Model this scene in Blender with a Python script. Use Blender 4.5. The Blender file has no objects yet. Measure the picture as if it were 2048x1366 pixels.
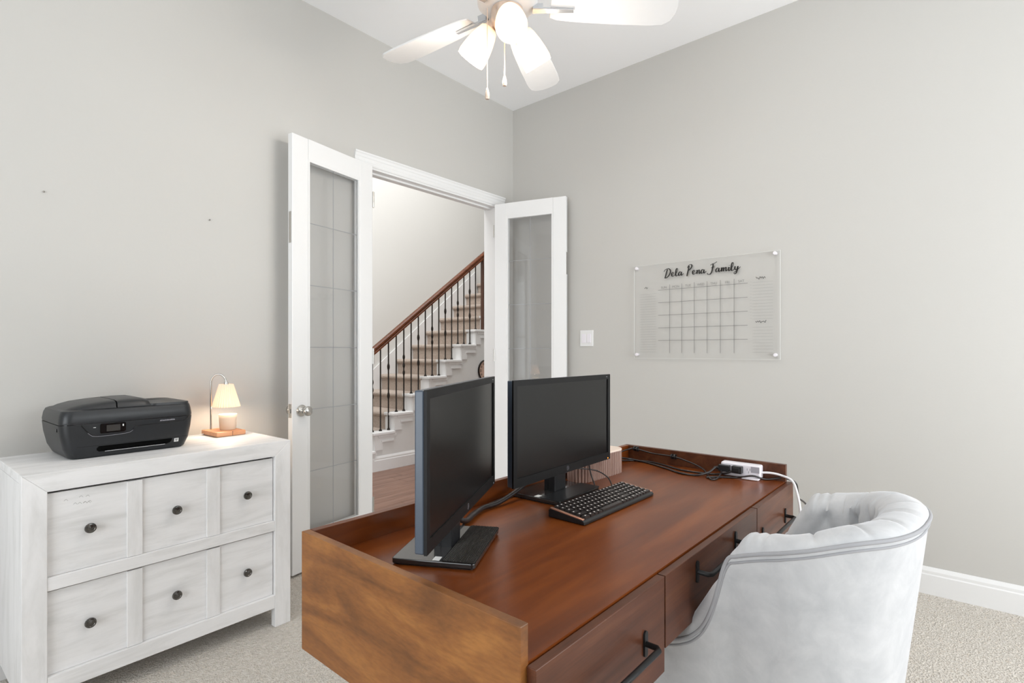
import bpy, bmesh, math, random
from mathutils import Vector, Matrix, Euler

random.seed(7)
R = math.radians
scene = bpy.context.scene
col = scene.collection

# ------------------------------------------------------------------ camera
YAW = R(40.75)
CAM_H = 1.23
cd = bpy.data.cameras.new('camera')
cd.sensor_fit = 'HORIZONTAL'
cd.sensor_width = 36.0
cd.lens = 1065.0 / 2048.0 * 36.0
cd.shift_y = 20.0 / 2048.0
cd.clip_start = 0.02
cam = bpy.data.objects.new('camera', cd)
col.objects.link(cam)
cam.location = (0, 0, CAM_H)
cam.rotation_euler = (R(90), 0, YAW - R(90))
scene.camera = cam

# ------------------------------------------------------------------ view, world, daylight
scene.view_settings.view_transform = 'Standard'
scene.view_settings.look = 'None'
scene.view_settings.gamma = 1.0
scene.view_settings.exposure = 0.20
scene.view_settings.use_curve_mapping = False
w = bpy.data.worlds.new('sky')
scene.world = w
w.use_nodes = True
w.node_tree.nodes['Background'].inputs[0].default_value = (0.80, 0.90, 1.0, 1)
w.node_tree.nodes['Background'].inputs[1].default_value = 1.6


def area(name, loc, rot, sx, sy, power, color=(1, 1, 1)):
    l = bpy.data.lights.new(name, 'AREA')
    l.shape = 'RECTANGLE'
    l.size, l.size_y = sx, sy
    l.energy = power
    l.color = color
    o = bpy.data.objects.new(name, l)
    col.objects.link(o)
    o.location = loc
    o.rotation_euler = rot
    return o


# daylight entering by the two windows of the room
area('daylight_rear_window', (2.0, -2.06, 1.5), (R(109), 0, 0), 2.5, 2.3, 79, (1.0, 0.995, 0.985))
area('daylight_side_window', (-2.06, 0.75, 1.5), (R(109), 0, R(-90)), 2.3, 2.3, 54, (0.985, 0.993, 1.0))
area('hall_fill_light', (2.6, 4.0, 5.1), (0, 0, 0), 4.0, 1.6, 140, (0.985, 0.99, 1.0))  # added fill light under the hall ceiling, no window stands there


# ------------------------------------------------------------------ helpers
def lin(c):
    c = c / 255.0
    return c / 12.92 if c <= 0.04045 else ((c + 0.055) / 1.055) ** 2.4


def rgb(r, g, b):
    return (lin(r), lin(g), lin(b), 1.0)


def new_mat(name):
    m = bpy.data.materials.new(name)
    m.use_nodes = True
    nt = m.node_tree
    return m, nt, nt.nodes['Principled BSDF']


def plain(name, c, rough=0.5, metal=0.0, coat=0.0, spec=0.5, noise=0.0, nscale=40, bump=0.0, bscale=200):
    m, nt, b = new_mat(name)
    b.inputs['Roughness'].default_value = rough
    b.inputs['Metallic'].default_value = metal
    b.inputs['Coat Weight'].default_value = coat
    b.inputs['Specular IOR Level'].default_value = spec
    b.inputs['Base Color'].default_value = c
    tc = nt.nodes.new('ShaderNodeTexCoord')
    n = nt.nodes.new('ShaderNodeTexNoise')
    n.inputs['Scale'].default_value = nscale
    n.inputs['Detail'].default_value = 3
    nt.links.new(tc.outputs['Object'], n.inputs['Vector'])
    mx = nt.nodes.new('ShaderNodeMix')
    mx.data_type = 'RGBA'
    mx.inputs[6].default_value = tuple(v * (1 - noise) for v in c[:3]) + (1,)
    mx.inputs[7].default_value = tuple(min(1, v * (1 + noise)) for v in c[:3]) + (1,)
    nt.links.new(n.outputs['Fac'], mx.inputs[0])
    nt.links.new(mx.outputs[2], b.inputs['Base Color'])
    if bump > 0:
        n2 = nt.nodes.new('ShaderNodeTexNoise')
        n2.inputs['Scale'].default_value = bscale
        n2.inputs['Detail'].default_value = 2
        nt.links.new(tc.outputs['Object'], n2.inputs['Vector'])
        bp = nt.nodes.new('ShaderNodeBump')
        bp.inputs['Strength'].default_value = bump
        bp.inputs['Distance'].default_value = 0.002
        nt.links.new(n2.outputs['Fac'], bp.inputs['Height'])
        nt.links.new(bp.outputs[0], b.inputs['Normal'])
    return m


def wood(name, c1, c2, c3, scale=(1.2, 14, 14), rough=0.3, coat=0.0, fine=1.0, bump=0.05, spec=0.5, det=6, dist=0.6):
    """long streaky grain along local X"""
    m, nt, b = new_mat(name)
    tc = nt.nodes.new('ShaderNodeTexCoord')
    oi = nt.nodes.new('ShaderNodeObjectInfo')
    mp = nt.nodes.new('ShaderNodeMapping')
    mp.inputs['Scale'].default_value = scale
    nt.links.new(tc.outputs['Object'], mp.inputs['Vector'])
    nt.links.new(oi.outputs['Random'], mp.inputs['Location'])
    big = nt.nodes.new('ShaderNodeTexNoise')
    big.inputs['Scale'].default_value = 1.6
    big.inputs['Detail'].default_value = det
    big.inputs['Roughness'].default_value = 0.6
    big.inputs['Distortion'].default_value = dist
    nt.links.new(mp.outputs[0], big.inputs['Vector'])
    mp2 = nt.nodes.new('ShaderNodeMapping')
    mp2.inputs['Scale'].default_value = (scale[0] * 3, scale[1] * 9, scale[2] * 9)
    nt.links.new(tc.outputs['Object'], mp2.inputs['Vector'])
    fn = nt.nodes.new('ShaderNodeTexNoise')
    fn.inputs['Scale'].default_value = 2.2
    fn.inputs['Detail'].default_value = 4
    nt.links.new(mp2.outputs[0], fn.inputs['Vector'])
    cr = nt.nodes.new('ShaderNodeValToRGB')
    e = cr.color_ramp.elements
    e[0].position, e[0].color = 0.3, c1
    e[1].position, e[1].color = 0.72, c3
    k = e.new(0.52)
    k.color = c2
    nt.links.new(big.outputs['Fac'], cr.inputs['Fac'])
    mul = nt.nodes.new('ShaderNodeMix')
    mul.data_type = 'RGBA'
    mul.blend_type = 'MULTIPLY'
    mul.inputs[0].default_value = 0.55 * fine
    nt.links.new(cr.outputs[0], mul.inputs[6])
    cr2 = nt.nodes.new('ShaderNodeValToRGB')
    cr2.color_ramp.elements[0].position = 0.35
    cr2.color_ramp.elements[0].color = (0.45, 0.45, 0.45, 1)
    cr2.color_ramp.elements[1].position = 0.6
    cr2.color_ramp.elements[1].color = (1, 1, 1, 1)
    nt.links.new(fn.outputs['Fac'], cr2.inputs['Fac'])
    nt.links.new(cr2.outputs[0], mul.inputs[7])
    nt.links.new(mul.outputs[2], b.inputs['Base Color'])
    b.inputs['Roughness'].default_value = rough
    b.inputs['Coat Weight'].default_value = coat
    b.inputs['Coat Roughness'].default_value = 0.12
    b.inputs['Specular IOR Level'].default_value = spec
    if bump > 0:
        bp = nt.nodes.new('ShaderNodeBump')
        bp.inputs['Strength'].default_value = bump
        bp.inputs['Distance'].default_value = 0.001
        nt.links.new(fn.outputs['Fac'], bp.inputs['Height'])
        nt.links.new(bp.outputs[0], b.inputs['Normal'])
    return m


def glass_thin(name, tint, refl=1.0, rough=0.02):
    m, nt, b = new_mat(name)
    nt.nodes.remove(b)
    out = nt.nodes['Material Output']
    t = nt.nodes.new('ShaderNodeBsdfTransparent')
    t.inputs[0].default_value = tint
    g = nt.nodes.new('ShaderNodeBsdfGlossy')
    g.inputs['Roughness'].default_value = rough
    geo = nt.nodes.new('ShaderNodeNewGeometry')
    dt = nt.nodes.new('ShaderNodeVectorMath')
    dt.operation = 'DOT_PRODUCT'
    nt.links.new(geo.outputs['Normal'], dt.inputs[0])
    nt.links.new(geo.outputs['Incoming'], dt.inputs[1])

    def mth(op, x, y):
        q = nt.nodes.new('ShaderNodeMath')
        q.operation = op
        for i, v in enumerate((x, y)):
            if isinstance(v, (int, float)):
                q.inputs[i].default_value = v
            elif v is not None:
                nt.links.new(v, q.inputs[i])
        return q.outputs[0]
    ab = mth('ABSOLUTE', dt.outputs['Value'], None)
    p5 = mth('POWER', mth('SUBTRACT', 1.0, ab), 5.0)
    mo = mth('MULTIPLY', mth('ADD', mth('MULTIPLY', p5, 0.96), 0.04), refl)
    x = nt.nodes.new('ShaderNodeMixShader')
    nt.links.new(mo, x.inputs[0])
    nt.links.new(t.outputs[0], x.inputs[1])
    nt.links.new(g.outputs[0], x.inputs[2])
    nt.links.new(x.outputs[0], out.inputs[0])
    return m


def emit(name, c, s):
    m, nt, b = new_mat(name)
    b.inputs['Base Color'].default_value = c
    b.inputs['Emission Color'].default_value = c
    b.inputs['Emission Strength'].default_value = s
    return m


def carpet(name, c1, c2):
    m, nt, b = new_mat(name)
    tc = nt.nodes.new('ShaderNodeTexCoord')
    v = nt.nodes.new('ShaderNodeTexVoronoi')
    v.inputs['Scale'].default_value = 150
    nt.links.new(tc.outputs['Object'], v.inputs['Vector'])
    n = nt.nodes.new('ShaderNodeTexNoise')
    n.inputs['Scale'].default_value = 60
    n.inputs['Detail'].default_value = 4
    nt.links.new(tc.outputs['Object'], n.inputs['Vector'])
    mx = nt.nodes.new('ShaderNodeMix')
    mx.data_type = 'RGBA'
    mx.inputs[6].default_value = c1
    mx.inputs[7].default_value = c2
    cr = nt.nodes.new('ShaderNodeValToRGB')
    cr.color_ramp.elements[0].position = 0.35
    cr.color_ramp.elements[1].position = 0.65
    nt.links.new(n.outputs['Fac'], cr.inputs[0])
    nt.links.new(cr.outputs[0], mx.inputs[0])
    nt.links.new(mx.outputs[2], b.inputs['Base Color'])
    b.inputs['Roughness'].default_value = 1.0
    b.inputs['Specular IOR Level'].default_value = 0.1
    b.inputs['Sheen Weight'].default_value = 0.2
    bp = nt.nodes.new('ShaderNodeBump')
    bp.inputs['Strength'].default_value = 0.9
    bp.inputs['Distance'].default_value = 0.006
    nt.links.new(v.outputs['Distance'], bp.inputs['Height'])
    nt.links.new(bp.outputs[0], b.inputs['Normal'])
    return m


M = {}
M['wall'] = plain('wall_paint', rgb(198, 196, 192), 0.85, spec=0.2, noise=0.008, nscale=2, bump=0.12, bscale=90)
M['wall_hall'] = plain('hall_paint', rgb(222, 221, 217), 0.85, spec=0.2, noise=0.006, nscale=2, bump=0.1, bscale=90)
M['ceiling'] = plain('ceiling_paint', rgb(247, 247, 248), 0.9, spec=0.1, noise=0.006, nscale=3, bump=0.1, bscale=120)
M['trim'] = plain('white_trim_paint', rgb(233, 233, 233), 0.38, noise=0.006, nscale=6)
M['skirt'] = plain('stair_field_paint', rgb(226, 226, 225), 0.5, noise=0.006, nscale=6)
M['carpet'] = carpet('loop_carpet', rgb(199, 191, 180), rgb(217, 210, 201))
M['stair_carpet'] = carpet('stair_carpet', rgb(184, 168, 155), rgb(204, 189, 177))
M['plank'] = wood('hall_plank', rgb(108, 78, 64), rgb(132, 98, 82), rgb(150, 118, 102), (1.5, 16, 16), 0.35, fine=0.6)
M['handrail'] = wood('handrail_wood', rgb(76, 38, 16), rgb(100, 52, 24), rgb(118, 64, 32), (2, 18, 18), 0.4, fine=0.6, spec=0.3)
M['newel'] = wood('newel_wood', rgb(66, 40, 28), rgb(82, 52, 38), rgb(96, 62, 46), (18, 18, 2), 0.4, fine=0.5)
M['iron'] = plain('dark_iron', rgb(44, 38, 34), 0.45, 0.6, noise=0.1, nscale=30)
M['desk'] = wood('desk_top_wood', rgb(92, 42, 12), rgb(114, 56, 18), rgb(134, 71, 26), (0.9, 8, 8), 0.28, 0.0, fine=0.18, bump=0.0, spec=0.36, det=4, dist=0.3)
M['desk_end'] = wood('desk_end_lit_wood', rgb(96, 56, 20), rgb(136, 84, 36), rgb(166, 110, 52), (6, 2.2, 9), 0.42, 0.0, fine=0.55)  # same desk wood, lightened for the window light on this end
M['drawer'] = wood('desk_drawer_wood', rgb(72, 38, 22), rgb(90, 50, 30), rgb(106, 64, 40), (1.3, 14, 14), 0.34, 0.0, fine=0.6, spec=0.35)
M['white_wood'] = wood('whitewashed_wood', rgb(222, 221, 220), rgb(237, 236, 236), rgb(241, 240, 240), (2.0, 12, 12), 0.55, fine=0.07, bump=0.08, spec=0.3)
M['white_wood_v'] = wood('whitewashed_wood_upright', rgb(224, 223, 222), rgb(237, 236, 236), rgb(241, 240, 240), (12, 12, 2.0), 0.55, fine=0.06, bump=0.08, spec=0.3)
M['slot_shade'] = plain('slot_shade_black', rgb(5, 5, 5), 0.9, spec=0.1)  # black colour for the shade inside the printer's paper slot
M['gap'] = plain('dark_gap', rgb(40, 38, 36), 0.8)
M['knob'] = plain('bronze_knob', rgb(104, 102, 99), 0.2, 0.9, noise=0.25, nscale=60)
M['chrome'] = plain('brushed_nickel', rgb(196, 194, 190), 0.25, 1.0, noise=0.05, nscale=60)
M['printer'] = plain('charcoal_plastic', rgb(33, 35, 38), 0.36, noise=0.03, nscale=200)
M['printer_dark'] = plain('gloss_black_plastic', rgb(14, 14, 15), 0.15, noise=0.02)
M['printer_lid'] = plain('charcoal_lid_plastic', rgb(36, 38, 41), 0.36, noise=0.03, nscale=220)
M['screen_grey'] = plain('small_display', rgb(62, 60, 58), 0.2, noise=0.05, nscale=20)
M['silver'] = plain('silver_strip', rgb(200, 202, 205), 0.25, 0.8, noise=0.03)
M['label_white'] = plain('white_label', rgb(232, 232, 230), 0.5, noise=0.01)
M['label_ink'] = plain('label_ink', rgb(70, 70, 72), 0.6, noise=0.01)
M['black'] = plain('black_plastic', rgb(27, 28, 30), 0.35, noise=0.05, nscale=120)
M['bezel'] = plain('monitor_bezel', rgb(17, 17, 18), 0.5, spec=0.25, noise=0.05, nscale=150)
M['monitor_back'] = plain('monitor_side', rgb(68, 78, 91), 0.3, noise=0.05, nscale=60)
M['lcd'] = plain('lcd_panel', rgb(16, 16, 16), 0.28, spec=0.38, noise=0.02, nscale=10)
M['mat'] = plain('ribbed_mat', rgb(22, 20, 19), 0.55, spec=0.25, noise=0.35, nscale=300, bump=0.6, bscale=500)
M['nub'] = plain('mat_nub', rgb(40, 35, 29), 0.25, spec=0.6, noise=0.1, nscale=30)
M['base_gloss'] = plain('monitor_base_gloss', rgb(44, 42, 42), 0.14, coat=0.3, noise=0.03)
M['led'] = emit('amber_led', rgb(255, 140, 40), 2.0)
M['cable'] = plain('cable_rubber', rgb(38, 33, 33), 0.3, noise=0.05)
M['cable_white'] = plain('white_cable', rgb(232, 230, 232), 0.35, noise=0.02)
M['strip'] = plain('white_plastic', rgb(236, 232, 238), 0.3, noise=0.01)
M['strip_grey'] = plain('grey_plastic', rgb(168, 166, 174), 0.35, noise=0.02)
M['keycap'] = plain('keycap_black', rgb(40, 34, 33), 0.35, noise=0.1, nscale=90)
M['legend'] = plain('key_legend', rgb(235, 225, 222), 0.5)
M['rose'] = plain('rose_gold', rgb(214, 164, 140), 0.28, 0.75, noise=0.04)
M['box_flute'] = wood('fluted_wood', rgb(146, 116, 104), rgb(164, 134, 122), rgb(176, 148, 136), (20, 20, 3), 0.3, 0.1, fine=0.25)
M['box_top'] = plain('pale_lid', rgb(232, 214, 200), 0.45, noise=0.02)
M['handle'] = plain('black_metal_pull', rgb(22, 22, 23), 0.42, 0.3, noise=0.05)
M['lamp_wood'] = wood('lamp_base_wood', rgb(222, 156, 112), rgb(236, 174, 130), rgb(242, 186, 144), (3, 22, 22), 0.45, fine=0.3)
M['wax'] = plain('wax', rgb(250, 240, 222), 0.5)
M['glass'] = glass_thin('door_glass', (0.965, 0.968, 0.972, 1), 1.0)
M['groove_shadow'] = plain('groove_shadow_grey', rgb(168, 168, 170), 0.4, noise=0.02)  # grey of the shadow lines cast by the glass grooves
M['acrylic'] = glass_thin('clear_acrylic', (0.998, 0.998, 0.998, 1), 0.35, 0.05)
M['acrylic_edge'] = plain('acrylic_edge', rgb(216, 217, 214), 0.3)
M['ink'] = plain('black_print', rgb(38, 35, 34), 0.6)
M['ink_grey'] = plain('grey_print', rgb(128, 127, 125), 0.6)
M['ink_pale'] = plain('pale_print', rgb(172, 171, 168), 0.6)
M['fan_white'] = plain('fan_white', rgb(222, 222, 223), 0.35, noise=0.01)
M['fan_metal'] = plain('fan_nickel', rgb(222, 202, 186), 0.28, 0.7, noise=0.05)
M['clock_face'] = plain('clock_face', rgb(214, 182, 164), 0.6, noise=0.06, nscale=20)
M['bulb'] = emit('lit_bulb', (1.0, 0.88, 0.72, 1), 5.0)
M['nail'] = plain('nail_grey', rgb(150, 146, 140), 0.4, 0.5)


def velvet():
    m, nt, b = new_mat('pale_grey_velvet')
    tc = nt.nodes.new('ShaderNodeTexCoord')
    n = nt.nodes.new('ShaderNodeTexNoise')
    n.inputs['Scale'].default_value = 13
    n.inputs['Detail'].default_value = 8
    n.inputs['Roughness'].default_value = 0.65
    n.inputs['Distortion'].default_value = 0.35
    nt.links.new(tc.outputs['Object'], n.inputs['Vector'])
    cr = nt.nodes.new('ShaderNodeValToRGB')
    e = cr.color_ramp.elements
    e[0].position, e[0].color = 0.30, rgb(188, 189, 191)
    e[1].position, e[1].color = 0.66, rgb(208, 208, 209)
    nt.links.new(n.outputs['Fac'], cr.inputs[0])
    nt.links.new(cr.outputs[0], b.inputs['Base Color'])
    b.inputs['Roughness'].default_value = 0.8
    b.inputs['Specular IOR Level'].default_value = 0.2
    b.inputs['Sheen Weight'].default_value = 0.6
    b.inputs['Sheen Roughness'].default_value = 0.35
    b.inputs['Sheen Tint'].default_value = (0.95, 0.96, 1, 1)
    bp = nt.nodes.new('ShaderNodeBump')
    bp.inputs['Strength'].default_value = 0.12
    bp.inputs['Distance'].default_value = 0.004
    nt.links.new(n.outputs['Fac'], bp.inputs['Height'])
    nt.links.new(bp.outputs[0], b.inputs['Normal'])
    return m


M['velvet'] = velvet()
M['welt'] = plain('velvet_welt', rgb(166, 166, 169), 0.8, spec=0.2, noise=0.04)


def lit_glass(name, c, strength, trans=0.35):
    """frosted lamp glass: translucent body that glows with its bulb"""
    m, nt, b = new_mat(name)
    out = nt.nodes['Material Output']
    b.inputs['Base Color'].default_value = c
    b.inputs['Roughness'].default_value = 0.25
    b.inputs['Emission Color'].default_value = c
    b.inputs['Emission Strength'].default_value = strength
    t = nt.nodes.new('ShaderNodeBsdfTranslucent')
    t.inputs[0].default_value = c
    x = nt.nodes.new('ShaderNodeMixShader')
    x.inputs[0].default_value = trans
    nt.links.new(b.outputs[0], x.inputs[1])
    nt.links.new(t.outputs[0], x.inputs[2])
    nt.links.new(x.outputs[0], out.inputs[0])
    return m


M['fan_shade'] = lit_glass('frosted_fan_glass', (1.0, 0.90, 0.76, 1), 0.08)
M['lamp_shade'] = lit_glass('ribbed_glass', (1.0, 0.84, 0.70, 1), 0.10, 0.22)
M['candle'] = lit_glass('cream_candle', (1.0, 0.93, 0.82, 1), 0.0, 0.30)


class MB:
    def __init__(s):
        s.v = []
        s.f = []

    def quad(s, *pts):
        n = len(s.v)
        s.v += [tuple(p) for p in pts]
        s.f.append(tuple(range(n, n + len(pts))))
        return s

    def box(s, x0, x1, y0, y1, z0, z1):
        n = len(s.v)
        s.v += [(x0, y0, z0), (x1, y0, z0), (x1, y1, z0), (x0, y1, z0), (x0, y0, z1), (x1, y0, z1), (x1, y1, z1), (x0, y1, z1)]
        for q in ((0, 3, 2, 1), (4, 5, 6, 7), (0, 1, 5, 4), (1, 2, 6, 5), (2, 3, 7, 6), (3, 0, 4, 7)):
            s.f.append(tuple(n + i for i in q))
        return s

    def prism(s, poly, a, b, axis='y'):
        """poly: 2D points; axis 'y' -> (x,z), 'x' -> (y,z), 'z' -> (x,y)"""
        def P(p, t):
            return {'y': (p[0], t, p[1]), 'x': (t, p[0], p[1]), 'z': (p[0], p[1], t)}[axis]
        n = len(s.v)
        k = len(poly)
        s.v += [P(p, a) for p in poly] + [P(p, b) for p in poly]
        s.f.append(tuple(n + i for i in range(k)))
        s.f.append(tuple(n + k + i for i in reversed(range(k))))
        for i in range(k):
            j = (i + 1) % k
            s.f.append((n + i, n + k + i, n + k + j, n + j))
        return s

    def loft(s, rings, closed=True, caps=True, wrap=False):
        n = len(s.v)
        k = len(rings[0])
        for r in rings:
            s.v += [tuple(p) for p in r]
        m = len(rings)
        for i in range(m if wrap else m - 1):
            for j in range(k if closed else k - 1):
                a = n + i * k + j
                b = n + i * k + (j + 1) % k
                i2 = (i + 1) % m
                c = n + i2 * k + (j + 1) % k
                d = n + i2 * k + j
                s.f.append((a, b, c, d))
        if caps and closed and not wrap:
            s.f.append(tuple(n + j for j in reversed(range(k))))
            s.f.append(tuple(n + (m - 1) * k + j for j in range(k)))
        return s

    def lathe(s, prof, mat=None, n=24, caps=True):
        """prof: (r, z) pairs along local z; mat: 4x4 placing it"""
        mat = mat or Matrix.Identity(4)
        rings = []
        for r, z in prof:
            rings.append([mat @ Vector((r * math.cos(2 * math.pi * i / n), r * math.sin(2 * math.pi * i / n), z)) for i in range(n)])
        return s.loft(rings, True, caps)

    def tube(s, path, r, n=8, closed=False, sx=1.0):
        path = [Vector(p) for p in path]
        rr = r if isinstance(r, (list, tuple)) else [r] * len(path)
        rings = []
        prev = None
        m = len(path)
        for i, p in enumerate(path):
            if closed:
                t = path[(i + 1) % m] - path[i - 1]
            else:
                t = path[min(i + 1, m - 1)] - path[max(i - 1, 0)]
            t.normalize()
            if prev is None:
                up = Vector((0, 0, 1)) if abs(t.z) < 0.9 else Vector((1, 0, 0))
                u = t.cross(up).normalized()
            else:
                u = (prev - t * prev.dot(t)).normalized()
            prev = u
            v = t.cross(u)
            rings.append([p + (u * math.cos(2 * math.pi * j / n) * sx + v * math.sin(2 * math.pi * j / n)) * rr[i] for j in range(n)])
        return s.loft(rings, True, not closed, closed)

    def merge(s, o, mat=None):
        n = len(s.v)
        s.v += [tuple(mat @ Vector(p)) if mat else p for p in o.v]
        s.f += [tuple(n + i for i in f) for f in o.f]
        return s


def smooth_path(pts, k=8):
    pts = [Vector(p) for p in pts]
    out = []
    n = len(pts)
    for i in range(n - 1):
        p0, p1, p2, p3 = pts[max(i - 1, 0)], pts[i], pts[i + 1], pts[min(i + 2, n - 1)]
        for j in range(k):
            t = j / k
            out.append(0.5 * ((2 * p1) + (-p0 + p2) * t + (2 * p0 - 5 * p1 + 4 * p2 - p3) * t * t + (-p0 + 3 * p1 - 3 * p2 + p3) * t ** 3))
    out.append(pts[-1])
    return out


def obj(name, mb, mat, parent=None, smooth=None, bevel=0.0, seg=2, loc=None):
    me = bpy.data.meshes.new(name)
    me.from_pydata(mb.v, [], mb.f)
    bm = bmesh.new()
    bm.from_mesh(me)
    bmesh.ops.recalc_face_normals(bm, faces=bm.faces)
    bm.to_mesh(me)
    bm.free()
    mats = mat if isinstance(mat, (list, tuple)) else [mat]
    for m in mats:
        me.materials.append(M[m])
    if smooth:
        me.polygons.foreach_set('use_smooth', [True] * len(me.polygons))
        me.set_sharp_from_angle(angle=R(smooth))
    o = bpy.data.objects.new(name, me)
    col.objects.link(o)
    if parent:
        o.parent = parent
    if loc:
        o.location = loc
    if bevel > 0:
        bv = o.modifiers.new('bevel', 'BEVEL')
        bv.width = bevel
        bv.segments = seg
        bv.limit_method = 'ANGLE'
        bv.angle_limit = R(40)
    return o


def thing(name, label, cat, loc=(0, 0, 0), rotz=0, group=None):
    o = bpy.data.objects.new(name, None)
    o.empty_display_size = 0.05
    col.objects.link(o)
    o.location = loc
    o.rotation_euler = (0, 0, rotz)
    tag(o, label, cat, group)
    return o


def tag(o, label, cat, group=None):
    o['label'] = label
    o['category'] = cat
    if group:
        o['group'] = group
    return o


def struct(o):
    o['kind'] = 'structure'
    return o


def sroot(name, label, loc=(0, 0, 0), rotz=0):
    o = bpy.data.objects.new(name, None)
    o.empty_display_size = 0.05
    col.objects.link(o)
    o.location = loc
    o.rotation_euler = (0, 0, rotz)
    o['kind'] = 'structure'
    o['label'] = label
    return o


def copy_part(src, parent, loc=None, name=None):
    c = src.copy()
    col.objects.link(c)
    c.parent = parent
    if loc is not None:
        c.location = loc
    return c


def rrect(x0, x1, y0, y1, r, n=5):
    pts = []
    for cx, cy, a0 in ((x1 - r, y1 - r, 0), (x0 + r, y1 - r, 90), (x0 + r, y0 + r, 180), (x1 - r, y0 + r, 270)):
        for i in range(n + 1):
            a = R(a0 + 90 * i / n)
            pts.append((cx + r * math.cos(a), cy + r * math.sin(a)))
    return pts


# ------------------------------------------------------------------ room shell
XB, YA, ZC = 3.436, 2.95, 3.275      # right wall, door wall, ceiling
XL, YR = -1.9, -1.9                  # side and rear walls behind the camera
T = 0.12
OX0, OX1, OZ = 1.985, 3.232, 2.43     # double door opening

o = struct(obj('floor', MB().box(XL - T, XB, YR - T, YA + 0.06, -0.05, 0), 'carpet'))
o['label'] = 'beige loop carpet floor of the office'
o = struct(obj('ceiling', MB().box(XL - T, XB + T, YR - T, YA + T, ZC, ZC + 0.1), 'ceiling'))
o['label'] = 'flat white ceiling of the office'
m = MB().box(XL - T, OX0, YA, YA + T, 0, ZC).box(OX1, XB + T, YA, YA + T, 0, ZC).box(OX0, OX1, YA, YA + T, OZ, ZC)
struct(obj('wall_left', m, 'wall'))['label'] = 'greige wall with the double door opening'
struct(obj('wall_right', MB().box(XB, XB + T, YR - T, YA, 0, ZC), 'wall'))['label'] = 'greige wall behind the acrylic calendar'


def window(idx, wall, a0, a1, z0, z1):
    """double window with frame, bars, panes; wall 'rear' (y=YR) or 'side' (x=XL)"""
    if wall == 'rear':
        wm = MB().box(XL - T, a0, YR - T, YR, 0, ZC).box(a1, XB + T, YR - T, YR, 0, ZC).box(a0, a1, YR - T, YR, 0, z0).box(a0, a1, YR - T, YR, z1, ZC)
        def B(mb, u0, u1, d0, d1, w0, w1):
            return mb.box(u0, u1, YR - T + d0, YR - T + d1, w0, w1)
    else:
        wm = MB().box(XL - T, XL, YR, a0, 0, ZC).box(XL - T, XL, a1, YA, 0, ZC).box(XL - T, XL, a0, a1, 0, z0).box(XL - T, XL, a0, a1, z1, ZC)
        def B(mb, u0, u1, d0, d1, w0, w1):
            return mb.box(XL - T + d0, XL - T + d1, u0, u1, w0, w1)
    struct(obj('wall_' + wall, wm, 'wall'))
    root = sroot('window_%d' % idx, 'white framed window letting in daylight')
    fr = MB()
    for u0, u1, w0, w1 in ((a0, a0 + .05, z0, z1), (a1 - .05, a1, z0, z1), (a0, a1, z0, z0 + .05), (a0, a1, z1 - .05, z1)):
        B(fr, u0, u1, .02, .1, w0, w1)
    obj('window_frame', fr, 'trim', root)
    mid = (a0 + a1) / 2
    bars = MB()
    B(bars, mid - .04, mid + .04, .03, .09, z0 + .05, z1 - .05)
    B(bars, a0 + .05, a1 - .05, .035, .08, (z0 + z1) / 2 - .025, (z0 + z1) / 2 + .025)
    obj('window_bar', bars, 'trim', root)
    sl = MB()
    B(sl, a0 - .08, a1 + .08, .1, .18, z0 - .03, z0)
    obj('window_sill', sl, 'trim', root)
    for k, (p, q) in enumerate(((a0 + .05, mid - .04), (mid + .04, a1 - .05))):
        g = MB()
        B(g, p, q, .055, .059, z0 + .05, z1 - .05)
        obj('pane', g, 'window_glass', root)


M['window_glass'] = glass_thin('window_glass', (0.95, 0.96, 0.96, 1), 0.6)
window(1, 'rear', 0.75, 3.25, 0.35, 2.65)
window(2, 'side', -0.4, 1.9, 0.35, 2.65)

# baseboards: stepped profile
BBP = [(0, 0), (0.016, 0), (0.016, 0.098), (0.0125, 0.104), (0.0125, 0.118), (0.008, 0.128), (0.004, 0.136), (0, 0.136)]
struct(obj('baseboard_right', MB().prism([(XB - d, z) for d, z in BBP], YR, YA, 'y'), 'trim'))['label'] = 'white moulded baseboard under the calendar wall'
struct(obj('baseboard_left', MB().prism([(YA - d, z) for d, z in BBP], XL, OX0 - 0.095, 'x'), 'trim'))['label'] = 'white moulded baseboard behind the white cabinet'

# door casing: fluted profile with a wider header, jamb liner
tr = sroot('trim_1', 'white fluted casing around the double doorway')


def casing_profile(w):
    return [(0, 0), (w, 0), (w, .022), (w - .012, .024), (w - .02, .018), (w * .62, .016), (w * .55, .012), (w * .32, .012), (w * .26, .016), (.01, .014), (0, .010)]


for side, x0 in (('casing', OX0 - .09), ('casing', OX1)):
    w_ = .095
    prof = casing_profile(w_)
    if x0 < 2.5:
        poly = [(OX0 + .005 - a, YA - b) for a, b in prof]
    else:
        poly = [(OX1 - .005 + a, YA - b) for a, b in prof]
    obj('casing', MB().prism(poly, 0, OZ, 'z'), 'trim', tr)
poly = [(YA - b, OZ - .005 + a * .84) for a, b in casing_profile(.095)]
obj('head_casing', MB().prism(poly, OX0 - .09, OX1 + .085, 'x'), 'trim', tr)
j = MB().box(OX0 - .001, OX0 + .015, YA - .004, YA + T + .004, 0, OZ)
obj('jamb', j, 'trim', tr)
obj('jamb', MB().box(OX1 - .015, OX1 + .001, YA - .004, YA + T + .004, 0, OZ), 'trim', tr)
obj('head_jamb', MB().box(OX0, OX1, YA - .004, YA + T + .004, OZ - .018, OZ), 'trim', tr)
obj('door_stop', MB().box(OX0 + .015, OX1 - .015, YA + .045, YA + .08, OZ - .03, OZ - .018), 'trim', tr)
hc = [(OX0 - .09, OZ), (OX0 + .005, OZ)]
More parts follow.
